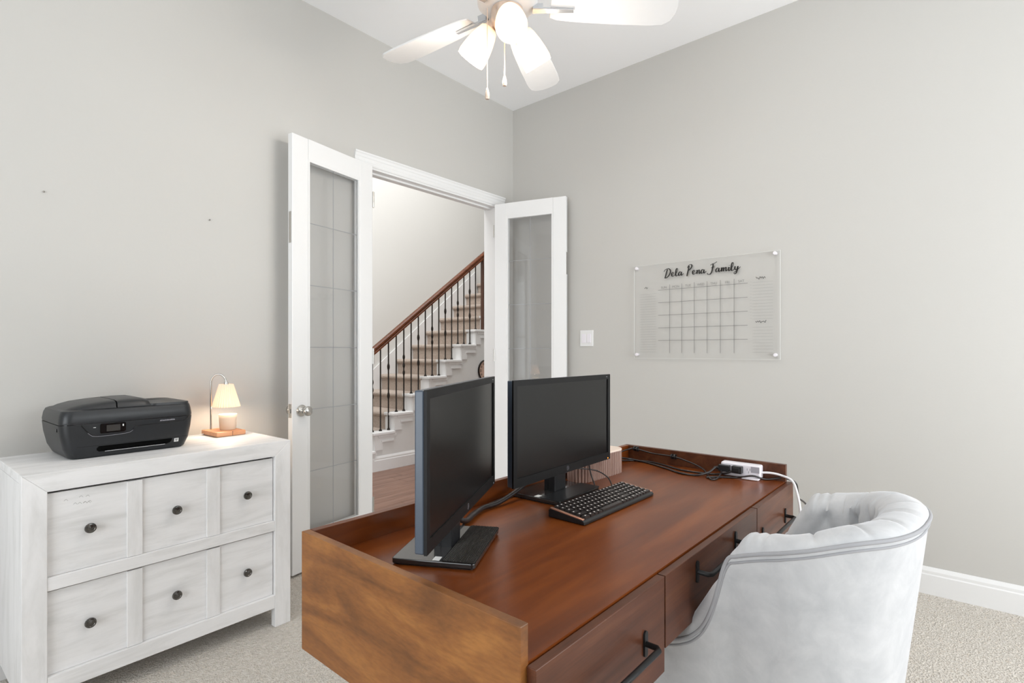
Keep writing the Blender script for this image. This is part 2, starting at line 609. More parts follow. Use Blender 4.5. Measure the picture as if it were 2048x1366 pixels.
obj('casing', MB().box(OX0 - .085, OX0 + .005, YA + T, YA + T + .018, 0, OZ + .085).box(OX1 - .005, OX1 + .085, YA + T, YA + T + .018, 0, OZ + .085).box(OX0 + .005, OX1 - .005, YA + T, YA + T + .018, OZ - .01, OZ + .085), 'trim', tr)


# french door leaves.  local x: from hinge to free edge, local y: thickness (front face at y = -0.035)
def door(idx, label, loc, rotz, front, knob):
    W, H, th, z0 = .602, 2.415, .035, .014
    SW, TR, BR = .105, .112, .19
    root = sroot('door_%d' % idx, label, loc, rotz)
    s = front                       # which face is the room face: -1 or +1
    obj('stile', MB().box(0, SW, -th / 2, th / 2, z0, H), 'trim', root, bevel=.003)
    obj('stile', MB().box(W - SW, W, -th / 2, th / 2, z0, H), 'trim', root, bevel=.003)
    obj('top_rail', MB().box(SW, W - SW, -th / 2, th / 2, H - TR, H), 'trim', root)
    obj('bottom_rail', MB().box(SW, W - SW, -th / 2, th / 2, z0, z0 + BR), 'trim', root)
    x0, x1, a, b = SW, W - SW, z0 + BR, H - TR
    for d in (-1, 1):
        y0, y1 = sorted((d * .004, d * .0165))
        bd = .012
        bead = MB().box(x0, x0 + bd, y0, y1, a, b).box(x1 - bd, x1, y0, y1, a, b).box(x0 + bd, x1 - bd, y0, y1, a, a + bd).box(x0 + bd, x1 - bd, y0, y1, b - bd, b)
        obj('glazing_bead', bead, 'trim', root)
    pane = obj('pane', MB().box(x0, x1, -.003, .003, a, b), 'glass', root)
    back = -s
    g0, g1 = sorted((back * .0031, back * .0045))
    for i in range(1, 6):  # strips paint the grooves' shadow lines onto the pane
        z = a + (b - a) * i / 6
        obj('groove_shadow', MB().box(x0 + .012, x1 - .012, g0, g1, z - .0022, z + .0022), 'groove_shadow', pane)
    xm = (x0 + x1) / 2
    obj('groove_shadow', MB().box(xm - .0022, xm + .0022, g0, g1, a + .012, b - .012), 'groove_shadow', pane)
    # knob on both faces
    for d in (-1, 1):
        mat = Matrix.Translation((W - .058, d * th / 2, .905)) @ Matrix.Rotation(R(-90 * d), 4, 'X')
        prof = [(0.0, 0), (.031, 0), (.033, .004), (.031, .009), (.018, .011), (.013, .016), (.012, .028), (.016, .034), (.024, .040), (.027, .050), (.026, .060), (.020, .066), (.0, .068)]
        k = obj('door_knob', MB().lathe(prof, mat, 28, False), 'chrome', root, smooth=45)
        k['label'] = 'satin nickel door knob'
        if not knob:
            break
    obj('latch_plate', MB().box(W - .0005, W + .0015, -.011, .011, .87, .945), 'chrome', root)
    obj('latch_bolt', MB().box(W, W + .008, -.006, .006, .895, .918), 'chrome', root)
    obj('latch_plate', MB().box(W - .0005, W + .0015, -.009, .009, 1.82, 1.99), 'chrome', root)
    for z in (.25, 1.2, 2.2):
        obj('hinge', MB().lathe([(.006, z - .05), (.006, z + .05)], Matrix.Translation((-.004, -s * -.02, 0)), 10), 'chrome', root)
    return root


# left leaf swung nearly flat against the wall, right leaf square to it
ang = R(180 + 11.2)
door(1, 'white glazed door leaf with nickel knob folded back beside the cabinet', (1.992, 2.912, 0), ang, +1, True)
door(2, 'white glazed door leaf standing open beside the light switch', (3.178, 2.915, 0), R(-73.0), -1, False)

# ------------------------------------------------------------------ hall and staircase
HY1 = 5.55
fl = sroot('floor_hall', 'brown wood plank floor of the hall')
obj('subfloor', MB().box(-1.0, 8.0, YA + .06, HY1, -.06, -.012), 'plank', fl)
pm = {}
random.seed(3)
y = YA + .062
row = 0
while y < 4.62:
    x = -.2 - random.random() * 1.0
    while x < 6.4:
        L = random.choice((0.9, 1.2, 1.5))
        if x + L > 1.4:
            if L not in pm:
                pm[L] = obj('plank', MB().box(.001, L - .001, .001, .126, -.012, 0), 'plank', fl, loc=(x, y, 0))
            else:
                copy_part(pm[L], fl, (x, y, 0))
        x += L
    y += .127
struct(obj('trim_2', MB().box(OX0, OX1, YA + .04, YA + .085, -.002, .006), 'handrail'))['label'] = 'wooden threshold strip in the doorway'
struct(obj('wall_hall_far', MB().box(-1, 8, HY1, HY1 + .1, -.05, 5.2), 'wall_hall'))['label'] = 'pale wall rising behind the staircase'
struct(obj('wall_hall_left', MB().box(-1.1, -1, YA + T, HY1, -.05, 5.2), 'wall_hall'))
struct(obj('wall_hall_right', MB().box(8, 8.1, YA + T, HY1, -.05, 5.2), 'wall_hall'))
struct(obj('wall_hall_near', MB().box(-1, 8, YA + T - .02, YA + T, ZC + .1, 5.2).box(XB + T, 8, YA + T - .02, YA + T, 0, ZC + .1), 'wall_hall'))
struct(obj('ceiling_hall', MB().box(-1.1, 8.1, YA + T, HY1 + .1, 5.2, 5.3), 'ceiling'))

RISE, RUN, SX0, SZ0, SY = .184, .243, 3.185, .398, 4.62
st = thing('staircase', 'carpeted staircase with white stepped side seen through the doorway', 'staircase')
K0, K1 = -1, 10
xk = lambda k: SX0 + RUN * k
zk = lambda k: SZ0 + RISE * k
# stepped wall under the treads
poly = [(xk(K0) + .025, 0)]
for k in range(K0, K1 + 1):
    poly += [(xk(k) + .025, zk(k) - .03), (xk(k + 1) + .025, zk(k) - .03)]
poly += [(xk(K1 + 1) + .025, 0)]
obj('side_wall', MB().prism(poly, SY, SY + .13, 'y'), 'skirt', st)
for k in range(K0, K1 + 1):
    x0, x1, z = xk(k), xk(k + 1), zk(k)
    # white tread end with nosing and the L-shaped trim below it
    obj('tread_end', MB().box(x0 - .008, x1 + .02, SY - .03, SY + .14, z - .03, z), 'trim', st, bevel=.006)
    L = MB()
    L.box(x0 + .02, x0 + .115, SY - .012, SY, z - RISE, z - .03)
    L.box(x0 + .115, x1 + .02, SY - .012, SY, z - .105, z - .03)
    L.box(x0 + .055, x1 + .04, SY - .020, SY - .012, z - .052, z - .03)
    L.box(x0 + .10, x1 + .01, SY - .018, SY - .012, z - .105, z - .088)
    obj('stair_bracket', L, 'trim', st)
    obj('riser_end', MB().box(x0 + .012, x0 + .026, SY - .004, SY + .14, z - RISE, z - .03), 'trim', st)
    # carpeted step with rolled nosing
    r = .026
    prof = [(x1 + .06, z), (x0 + r, z)]
    for i in range(1, 9):
        a = R(90 + 180 * i / 8)
        prof.append((x0 + r + r * math.cos(a), z - r + r * math.sin(a)))
    prof += [(x0 + .035, z - 2 * r - .004), (x0 + .035, z - RISE - .01), (x1 + .06, z - RISE - .01)]
    obj('carpet_step', MB().prism(prof, SY + .12, HY1 - .02, 'y'), 'stair_carpet', st, smooth=40)
# far skirt board and baseboards
sk = [(xk(K0), zk(K0) + .10), (xk(K1), zk(K1) + .18), (xk(K1), 0), (xk(K0), 0)]
obj('far_skirt', MB().prism(sk, HY1 - .019, HY1 - .001, 'y'), 'trim', st)
struct(obj('baseboard_stair', MB().prism([(SY - d * 1.1, z * 1.12) for d, z in BBP], xk(K0) + .05, 8.0, 'x'), 'trim'))['label'] = 'white baseboard along the stair wall'

rl = thing('stair_railing', 'wooden handrail on dark iron balusters climbing the carpeted stairs', 'railing')
RY = SY + .06
slope = .737
rz = lambda x: 1.225 + slope * (x - 3.225)
pts = []
prof = [(-.03, -.028), (.03, -.028), (.03, -.012), (.024, -.006), (.031, .006), (.031, .024), (.018, .036), (-.018, .036), (-.031, .024), (-.031, .006), (-.024, -.006), (-.03, -.012)]
rings = []
for x in (2.85, 5.6):
    rings.append([(x, RY + a, rz(x) + b * 1.22) for a, b in prof])
obj('handrail', MB().loft(rings), 'handrail', rl, smooth=30)
base_m = {}


def baluster(x, kind):
    k = int(math.floor((x - SX0 + .004) / RUN))
    zf = zk(k)
    zt = rz(x) - .03
    h = zt - zf
    r = .0076
    prof = [(.0, 0), (.017, 0), (.017, .006), (.012, .014), (.009, .022), (r, .024)]
    marks = {0: [], 2: [.385, .71], 3: [.46, .546, .646]}[kind]
    for f in marks:
        c = h * f
        prof += [(r, c - .036), (.0125, c - .018), (.0145, c), (.0125, c + .018), (r, c + .036)] if kind == 2 else [(r, c - .028), (.0125, c - .012), (.0135, c), (.0125, c + .012), (r, c + .028)]
    prof += [(r, h)]
    return obj('baluster', MB().lathe(prof, Matrix.Translation((x, RY, zf)), 10), 'iron', rl, smooth=50)


for i in range(-3, 15):
    baluster(3.323 + .1008 * i, {0: 0, 1: 2, 2: 0, 3: 3}[i % 4])
obj('newel_post', MB().box(4.845, 4.885, RY - .02, RY + .02, zk(6), rz(4.865) - .02), 'newel', rl, bevel=.003)
for i in range(0, 6):
    baluster(4.96 + .1008 * i, {0: 0, 1: 2, 2: 0, 3: 3}[i % 4])

# clock on the stair wall, half hidden by the door
ck = thing('wall_clock', 'round wall clock with beige face on the stair side wall', 'clock', (4.845, SY, 0.992))
rotx = Matrix.Rotation(R(90), 4, 'X')
obj('clock_case', MB().lathe([(.128, 0), (.136, .004), (.136, .024), (.130, .028), (.124, .024), (.122, .018), (.122, .0)], rotx, 40, False), 'iron', ck, smooth=40)
obj('clock_face', MB().lathe([(0, .0), (.123, .0), (.123, .016), (0, .016)], rotx, 40, False), 'clock_face', ck)
nm = MB()
for i in range(12):
    a = R(30 * i)
    c, s_ = math.cos(a), math.sin(a)
    for off in (-.008, .0, .008) if i % 3 else (-.012, -.004, .004, .012):
        p = [(.082, off - .002), (.108, off * 1.2 - .002), (.108, off * 1.2 + .002), (.082, off + .002)]
        nm.quad(*[(u * c - v * s_, -.0168, u * s_ + v * c) for u, v in p])
obj('numerals', nm, 'ink', ck)
hd = MB()
for a, L in ((R(140), .055), (R(60), .085)):
    c, s_ = math.cos(a), math.sin(a)
    hd.quad(*[(u * c - v * s_, -.019, u * s_ + v * c) for u, v in ((-.015, -.003), (L, -.0015), (L, .0015), (-.015, .003))])
obj('clock_hands', hd, 'ink', ck)

# ------------------------------------------------------------------ light switch and nails
sw = thing('light_switch', 'white double rocker light switch plate on the right wall', 'switch', (XB, 2.209, 1.33))
obj('cover_plate', MB().box(-.007, 0, -.058, .058, -.061, .061), 'trim', sw, bevel=.003)
for yy in (-.023, .023):
    rk = obj('rocker', MB().prism([(-.007, -.033), (-.0125, -.033), (-.009, .033), (-.007, .033)], yy - .0165, yy + .0165, 'y'), 'strip', sw)
for x, z, lab in ((.41, 1.9, 'small grey nail in the wall above the printer'), (1.052, 1.902, 'small pale nail in the wall above the candle lamp')):
    n_ = obj('wall_nail', MB().lathe([(0, -.004), (.0035, -.002), (.004, 0), (.002, .001), (.0015, .012)], Matrix.Translation((x, YA - .008, z)) @ Matrix.Rotation(R(-90), 4, 'X'), 10, False), 'nail')
    tag(n_, lab, 'nail', 'nails in the wall')

# ------------------------------------------------------------------ acrylic calendar
cal = thing('acrylic_calendar', 'clear acrylic family calendar board on four pins on the wall', 'calendar', (XB, 0, 0))
CX = -.020
board = obj('board', MB().box(CX - .002, CX + .002, .853, 1.800, 1.184, 1.828), 'acrylic', cal)
ed = MB()
for a0, a1, b0, b1 in ((.851, .853, 1.182, 1.830), (1.800, 1.802, 1.182, 1.830), (.853, 1.800, 1.182, 1.184), (.853, 1.800, 1.828, 1.830)):
    ed.box(CX - .0025, CX + .0025, a0, a1, b0, b1)
obj('board_edge', ed, 'acrylic_edge', cal)
for yy, zz in ((1.784, 1.814), (.881, 1.814), (1.782, 1.209), (.879, 1.209)):
    p = obj('standoff_pin', MB().lathe([(.009, 0), (.009, .018), (.011, .019), (.011, .027), (.009, .030), (0, .030)], Matrix.Translation((0, yy, zz)) @ Matrix.Rotation(R(-90), 4, 'Y'), 16, False), 'strip', cal, smooth=40)
PX = CX - .0026       # printed face towards the room


def flat(mb, y0, z0, y1, z1, wd):
    """ribbon between two points on the board"""
    d = Vector((0, y1 - y0, z1 - z0))
    n = Vector((0, -d.z, d.y)).normalized() * wd / 2
    a = Vector((PX, y0, z0))
    b = Vector((PX, y1, z1))
    return mb.quad(a + n, b + n, b - n, a - n)


g = MB()
for i in range(6):
    y_ = 1.5387 - .0844 * i
    flat(g, y_, 1.219, y_, 1.682, .0030)
for i in range(5):
    z_ = 1.649 - .0860 * i
    flat(g, 1.6211, z_, 1.0356, z_, .0026)
obj('month_grid', g, 'ink_grey', cal)
g = MB()
for i in range(24):
    z_ = 1.627 - i * .0174
    flat(g, 1.758, z_, 1.638, z_, .0018)
for i in range(13):
    z_ = 1.650 - i * .0185
    flat(g, 1.008, z_, .892, z_, .0018)
    flat(g, 1.022, z_ + .004, 1.013, z_ + .004, .0016)
for i in range(9):
    z_ = 1.377 - i * .0190
    flat(g, 1.008, z_, .892, z_, .0018)
obj('note_lines', g, 'ink_pale', cal)['kind'] = 'stuff'

LET = {
    'D': (1.45, [[(.55, 2.0), (.35, 1.2), (.1, .1), (0, -.3)], [(-.25, 1.45), (.1, 1.95), (.7, 2.15), (1.15, 1.75), (1.15, .95), (.75, .15), (.2, -.3), (-.15, -.25)]]),
    'e': (.8, [[(0, .45), (.35, .55), (.5, .85), (.3, 1.02), (.05, .75), (.05, .25), (.3, .0), (.85, .4)]]),
    'l': (.72, [[(0, .35), (.4, 1.1), (.55, 1.75), (.38, 1.95), (.2, 1.5), (.1, .6), (.2, .05), (.45, .05), (.8, .45)]]),
    'a': (1.0, [[(.62, .85), (.35, 1.0), (.06, .6), (.1, .08), (.35, .1), (.62, .7)], [(.66, .95), (.6, .4), (.72, .02), (1.1, .5)]]),
    'P': (1.25, [[(.55, 2.3), (.4, 1.4), (.2, .4), (.08, -.35)], [(.15, 1.75), (.5, 2.45), (1.0, 2.55), (1.12, 2.1), (.8, 1.45), (.35, 1.1)]]),
    'n': (.95, [[(0, .75), (.16, .95), (.18, .5), (.12, 0)], [(.14, .2), (.38, .85), (.6, .95), (.6, .4), (.68, .02), (.98, .4)]]),
    'F': (1.25, [[(.75, 2.1), (.65, 1.2), (.45, .2), (.1, -.4), (-.35, -.35), (-.4, -.05)], [(.2, 1.85), (.6, 2.15), (1.1, 2.3), (1.5, 2.6)], [(.3, 1.15), (.7, 1.3), (1.05, 1.35)]]),
    'm': (1.4, [[(0, .75), (.16, .95), (.18, .5), (.12, 0)], [(.14, .2), (.36, .85), (.54, .9), (.54, .4), (.52, 0)], [(.54, .2), (.78, .85), (1.0, .92), (1.0, .4), (1.08, .02), (1.4, .4)]]),
    'i': (.5, [[(.05, .7), (.18, .9), (.14, .3), (.25, .0), (.55, .4)], [(.24, 1.32), (.3, 1.42)]]),
    'y': (1.0, [[(.0, .8), (.14, .92), (.1, .4), (.3, .12), (.55, .5), (.68, .95)], [(.68, .95), (.55, .1), (.3, -.7), (.0, -.85), (-.02, -.5), (.5, .0), (1.15, .75)]]),
    ' ': (.75, []),
}


def script(mb, text, y0, z0, unit, wd, dy=0.0):
    """hand-brushed lettering, baseline from (y0, z0) running towards -y"""
    x = 0.0
    for ch in text:
        adv, strokes = LET[ch]
        for sidx, stp in enumerate(strokes):
            pth = smooth_path([(p[0], p[1], 0) for p in stp], 6)
            Lf, Rt = [], []
            for i, p in enumerate(pth):
                t = (pth[min(i + 1, len(pth) - 1)] - pth[max(i - 1, 0)])
                t.normalize()
                nn = Vector((-t.y, t.x, 0))
                wloc = wd * (0.55 + 0.6 * max(0, -t.y)) / unit
                for lst, sg in ((Lf, 1), (Rt, -1)):
                    q = p + nn * wloc * sg * .5
                    lst.append((PX - .0004, y0 - (x + q.x) * unit, z0 + q.y * unit * .80))
            for i in range(len(Lf) - 1):
                mb.quad(Lf[i], Lf[i + 1], Rt[i + 1], Rt[i])
        x += adv
    return x


tt = 'Dela Pena Family'
tw = sum(LET[c][0] for c in tt)
g = MB()
script(g, tt, 1.571, 1.735, .488 / tw, .0085)
obj('title_lettering', g, 'ink', cal)
g = MB()


def scribble(mb, yc, zc, wid, seed):
    rnd = random.Random(seed)
    n = int(wid / .006)
    pth = smooth_path([(0, yc + wid / 2 - i * .006, zc + (-1) ** i * .0045 + rnd.uniform(-.004, .004)) for i in range(n)], 4)
    for i in range(len(pth) - 1):
        flat(mb, pth[i].y, pth[i].z, pth[i + 1].y, pth[i + 1].z, .0028)


for yc_, zc_, wd_, sd_ in ((1.705, 1.671, .036, 1), (.957, 1.675, .062, 2), (.957, 1.411, .066, 3)):
    g = MB()
    scribble(g, yc_, zc_, wd_, sd_)
    obj('small_heading', g, 'ink', cal)


def text_mesh(s, size):
    c = bpy.data.curves.new('txt', 'FONT')
    c.body = s
    c.size = size
    c.align_x = 'CENTER'
    to = bpy.data.objects.new('txt', c)
    col.objects.link(to)
    dg = bpy.context.evaluated_depsgraph_get()
    me = to.evaluated_get(dg).to_mesh()
    mb = MB()
    mb.v = [tuple(v.co) for v in me.vertices]
    mb.f = [tuple(p.vertices) for p in me.polygons]
    to.evaluated_get(dg).to_mesh_clear()
    bpy.data.objects.remove(to)
    bpy.data.curves.remove(c)
    return mb


for i, dn in enumerate(('SUN', 'MON', 'TUE', 'WED', 'THU', 'FRI', 'SAT')):
    t = text_mesh(dn, .021)
    mt = Matrix(((0, 0, 0, PX - .0002), (-1, 0, 0, 1.580 - .0844 * i), (0, 1, 0, 1.658), (0, 0, 0, 1)))
    obj('weekday_lettering', MB().merge(t, mt), 'ink_grey', cal)

# ------------------------------------------------------------------ ceiling fan
FAN = Vector((1.579, 1.385, 0))
Fv = Vector((math.cos(YAW), math.sin(YAW), 0))
Rv = Vector((math.sin(YAW), -math.cos(YAW), 0))
fan_ang = math.atan2(Rv.y, Rv.x)
fan = thing('ceiling_fan', 'white five blade ceiling fan with three lit frosted glass shades', 'ceiling fan', (FAN.x, FAN.y, ZC), fan_ang)
Zb = 2.575 - ZC
obj('canopy', MB().lathe([(.0, 0), (.07, 0), (.068, -.03), (.05, -.055), (.02, -.065), (0, -.065)], None, 32, False), 'fan_metal', fan, smooth=40)
obj('downrod', MB().lathe([(.012, -.05), (.012, Zb + .16)], None, 14), 'fan_metal', fan, smooth=60)
obj('motor_housing', MB().lathe([(0, Zb + .17), (.04, Zb + .165), (.085, Zb + .14), (.115, Zb + .10), (.122, Zb + .06), (.118, Zb + .025), (.095, Zb + .005), (0, Zb + .0)], None, 40, False), 'fan_white', fan, smooth=40)
obj('switch_housing', MB().lathe([(0, Zb + .002), (.062, Zb), (.066, Zb - .02), (.062, Zb - .05), (.045, Zb - .075), (.02, Zb - .088), (0, Zb - .09)], None, 32, False), 'fan_metal', fan, smooth=40)
# one blade outline, pitched
bp_ = []
outl = [(.17, -.045), (.20, -.058), (.30, -.068), (.45, -.077), (.58, -.080), (.635, -.076), (.662, -.055), (.672, -.02), (.672, .02), (.662, .055), (.635, .076), (.58, .080), (.45, .077), (.30, .068), (.20, .058), (.17, .045)]
blade_mb = MB().prism(outl, -.004, .004, 'z')
arm_mb = MB()
arm_mb.prism([(.10, -.013), (.16, -.010), (.26, -.007), (.262, .007), (.16, .010), (.10, .013)], -.015, -.007, 'z')
arm_mb.prism([(.10, -.010), (.14, -.010), (.14, .010), (.10, .010)], -.016, .012, 'z')
b0 = a0 = None
for i in range(5):
    th = R(1 + 72 * i)
    rot = Matrix.Rotation(th, 4, 'Z') @ Matrix.Rotation(R(-11), 4, 'X')
    if b0 is None:
        b0 = obj('fan_blade', blade_mb, 'fan_white', fan, bevel=.002)
        a0 = obj('blade_arm', arm_mb, 'silver', fan)
        b, a = b0, a0
    else:
        b, a = copy_part(b0, fan), copy_part(a0, fan)
    for q, dz in ((b, .012), (a, .012)):
        q.matrix_local = Matrix.Translation((0, 0, Zb + dz)) @ rot
# three frosted shades
shade_prof = [(.026, 0), (.034, .006), (.043, .03), (.051, .06), (.057, .095), (.060, .125), (.0575, .142), (.054, .1425), (.0565, .124), (.0535, .095), (.0475, .06), (.040, .03), (.031, .010), (.024, .004)]
for th in (-84, 38, 158):
    d = Vector((math.cos(R(th)), math.sin(R(th)), 0))
    axis = (d * math.sin(R(38)) + Vector((0, 0, -1)) * math.cos(R(38))).normalized()
    org = d * .075 + Vector((0, 0, Zb - .052))
    q = axis.to_track_quat('Z', 'Y').to_matrix().to_4x4()
    mt = Matrix.Translation(org) @ q
    obj('lamp_socket', MB().lathe([(0, -.035), (.017, -.033), (.021, -.01), (.026, .0), (.028, .008), (.0, .009)], mt, 20, False), 'fan_metal', fan, smooth=40)
    obj('socket_arm', MB().tube(smooth_path([(d * .04) + Vector((0, 0, Zb - .03)), d * .058 + Vector((0, 0, Zb - .038)), org - axis * .02], 5), .011, 10), 'fan_metal', fan, smooth=60)
    sh = obj('glass_shade', MB().lathe(shade_prof, mt, 32, False), 'fan_shade', fan, smooth=40)
    obj('light_bulb', MB().lathe([(0, .01), (.012, .012), (.014, .03), (.026, .058), (.029, .075), (.022, .095), (.0, .103)], mt, 20, False), 'bulb', sh, smooth=60)
    pl = bpy.data.lights.new('fan_bulb_light', 'POINT')
    pl.energy = 6.0
    pl.color = (1.0, .92, .82)
    pl.shadow_soft_size = .05
    po = bpy.data.objects.new('fan_bulb_light', pl)
    col.objects.link(po)
    po.parent = fan
    po.location = org + axis * .165
# pull chains
for px_, py_, zt, zb_, in ((-.075, -.085, 2.53, 2.185), (-.010, -.045, 2.49, 2.255)):
    a_, b_ = zt - ZC, zb_ - ZC
    ch = obj('pull_chain', MB().lathe([(.0018, b_ + .03), (.0018, a_)], Matrix.Translation((px_, py_, 0)), 6), 'fan_metal', fan)
    pd = obj('chain_pendant', MB().lathe([(0, b_), (.007, b_), (.0085, b_ + .006), (.008, b_ + .02), (.004, b_ + .038), (.002, b_ + .044), (0, b_ + .044)], Matrix.Translation((px_, py_, 0)), 14, False), 'fan_metal', ch, smooth=40)

# ------------------------------------------------------------------ white cabinet (dresser)
DW, DD, DH = .913, .475, .827
dr = thing('drawer_cabinet', 'whitewashed wooden cabinet with six knobs under the black printer', 'cabinet', (.268, 2.322, 0), R(1.8))
FT = .035
# local: x along front, y = depth (0 front), z up
obj('front_leg', MB().prism([(0, 0), (.065, 0), (.065, DH - .065), (0, DH)], 0, FT, 'y'), 'white_wood_v', dr, bevel=.002)
obj('front_leg', MB().prism([(DW - .072, 0), (DW, 0), (DW, DH), (DW - .072, DH - .065)], 0, FT, 'y'), 'white_wood_v', dr, bevel=.002)
obj('top_rail', MB().prism([(0, DH), (.065, DH - .065), (DW - .072, DH - .065), (DW, DH)], 0, FT, 'y'), 'white_wood', dr, bevel=.002)
obj('top_panel', MB().box(0, DW, FT, DD, DH - .03, DH), 'white_wood', dr, bevel=.002)
obj('side_panel', MB().box(0, .022, FT, DD - .055, .075, DH - .03), 'white_wood_v', dr)
obj('side_panel', MB().box(DW - .022, DW, FT, DD - .055, .075, DH - .03), 'white_wood_v', dr)
obj('rear_leg', MB().box(0, .03, DD - .055, DD, 0, DH - .03), 'white_wood_v', dr, bevel=.002)
obj('rear_leg', MB().box(DW - .03, DW, DD - .055, DD, 0, DH - .03), 'white_wood_v', dr, bevel=.002)
obj('back_panel', MB().box(.03, DW - .03, DD - .012, DD - .004, .085, DH - .03), 'white_wood', dr)
obj('bottom_panel', MB().box(.022, DW - .022, FT, DD - .012, .088, .108), 'white_wood', dr)
obj('gap_shade_board', MB().box(.022, DW - .022, .032, .040, .11, DH - .032), 'gap', dr)  # dark board put behind the drawers, its colour is the gap shade
obj('middle_rail', MB().box(.065, DW - .072, .003, FT, .430, .474), 'white_wood', dr, bevel=.0015)
obj('bottom_rail', MB().box(.065, DW - .072, .001, FT, .086, .144), 'white_wood', dr, bevel=.0015)
knob_prof = [(0.006, 0), (.0065, .008), (.009, .013), (.0155, .016), (.0175, .020), (.0165, .025), (.012, .0265), (.011, .0255), (.0, .0275)]
for z0, z1, zkb in ((.144, .430, .285), (.474, .762, .615)):
    top_gap = .009 if z0 > .3 else .006
    xa, xb = .0655, DW - .0750
    d_ = obj('drawer', MB().box(xa + .002, xb, .016, .032, z0 + .001, z1 - top_gap), 'white_wood', dr)
    for s0, s1 in ((.290, .338), (.562, .612)):
        obj('drawer_stile', MB().box(s0, s1, .0085, .016, z0 + .001, z1 - top_gap), 'white_wood_v', d_, bevel=.001)
    for kx in (.179, .449, .719):
        mt = Matrix.Translation((kx, .016, zkb)) @ Matrix.Rotation(R(90), 4, 'X')
        kb = obj('drawer_knob', MB().lathe(knob_prof, mt, 24, False), 'knob', d_, smooth=50)
        kb['label'] = 'round dark bronze knob'
# worn printed mark on the upper left drawer front
wm = MB()
rnd = random.Random(5)
for i in range(9):
    x_, z_ = .105 + rnd.random() * .075, .700 + rnd.choice((0, .022)) + rnd.uniform(-.003, .003)
    p = smooth_path([(x_, z_, 0), (x_ + .006, z_ + .004, 0), (x_ + .011, z_ - .002, 0)], 4)
    for q in range(len(p) - 1):
        a, b = p[q], p[q + 1]
        wm.quad((a.x, .0157, a.y), (b.x, .0157, b.y), (b.x, .0157, b.y + .0016), (a.x, .0157, a.y + .0016))
wo = obj('worn_mark', wm, 'ink_pale', dr)

# ------------------------------------------------------------------ printer
PW, PD = .447, .32
pr = thing('printer', 'black all-in-one printer on the white cabinet', 'printer', (.392, 2.500, DH), R(2.1))
# lower body: lofted rounded rectangles, narrower at the bottom


def ring(i0, i1, fr, bk, r, z):
    return [(x, y, z) for x, y in rrect(i0, PW - i1, fr, PD - bk, r, 6)]


body = MB().loft([ring(.040, .034, .024, .02, .030, 0), ring(.030, .026, .014, .014, .034, .006), ring(.014, .012, .005, .006, .036, .04), ring(.004, .004, .001, .001, .036, .09), ring(0, 0, 0, 0, .036, .130)])
obj('lower_body', body, 'printer', pr, smooth=40)
lid = MB().loft([ring(.001, .001, .001, .001, .036, .1325), ring(.000, .000, .0, 0, .036, .140), ring(.004, .003, .003, .002, .036, .166), ring(.010, .006, .008, .006, .036, .180), ring(.020, .012, .018, .012, .034, .1845)])
obj('scanner_lid', lid, 'printer_lid', pr, smooth=40)
obj('seam', MB().loft([ring(.004, .004, .004, .004, .036, .129), ring(.004, .004, .004, .004, .036, .134)]), 'printer_dark', pr)
# raised feeder cover on the left, in two panels, and the open tray on the right
cov = []
for x_, h0 in ((.020, .183), (.04, .193), (.075, .2025), (.13, .2090), (.175, .2125)):
    cov.append([(x_, .018, .178), (x_, .022, h0 - .012), (x_, .034, h0 - .004), (x_, .06, h0), (x_, .25, h0 + .002), (x_, .275, h0 - .004), (x_, .285, .178)])
obj('feeder_cover', MB().loft(cov), 'printer_lid', pr, smooth=50)
cov = []
for x_, h0 in ((.1795, .2125), (.22, .2145), (.265, .2145), (.285, .210), (.293, .200)):
    cov.append([(x_, .018, .178), (x_, .022, h0 - .012), (x_, .034, h0 - .004), (x_, .06, h0), (x_, .25, h0 + .002), (x_, .275, h0 - .004), (x_, .285, .178)])
obj('feeder_door', MB().loft(cov), 'printer_lid', pr, smooth=50)
tray = MB()
o_r = [(x, y, .1915) for x, y in rrect(.285, PW - .010, .014, PD - .012, .03, 5)]
o_b = [(x, y, .178) for x, y in rrect(.283, PW - .008, .012, PD - .010, .03, 5)]
i_r = [(x, y, .1915) for x, y in rrect(.290, PW - .020, .026, PD - .024, .028, 5)]
i_f = [(x, y, .1855) for x, y in rrect(.294, PW - .050, .045, PD - .042, .022, 5)]
tray.loft([o_b, o_r, i_r, i_f], True, False)
n0 = len(tray.v)
tray.v += i_f
tray.f.append(tuple(range(n0, n0 + len(i_f))))
obj('document_tray', tray, 'printer', pr, smooth=30)
# front: control panel outline, touch screen, paper slot, badge


def fy(z):   # front surface y of the lower body at height z (approx) minus a hair
    t = [(0, .024), (.006, .014), (.04, .005), (.09, .001), (.13, 0)]
    for (a, ya), (b, yb) in zip(t, t[1:]):
        if a <= z <= b:
            return ya + (yb - ya) * (z - a) / (b - a)
    return 0


def on_front(pts, lift):
    return [(x, fy(z) - lift, z) for x, z in pts]


def front_slab(name, poly, mat, lift, parent=pr, deep=.004):
    n = len(poly)
    f = [(x, fy(z) - lift, z) for x, z in poly]
    bk = [(x, fy(z) + deep, z) for x, z in poly]
    return obj(name, MB().loft([bk, f]), mat, parent)


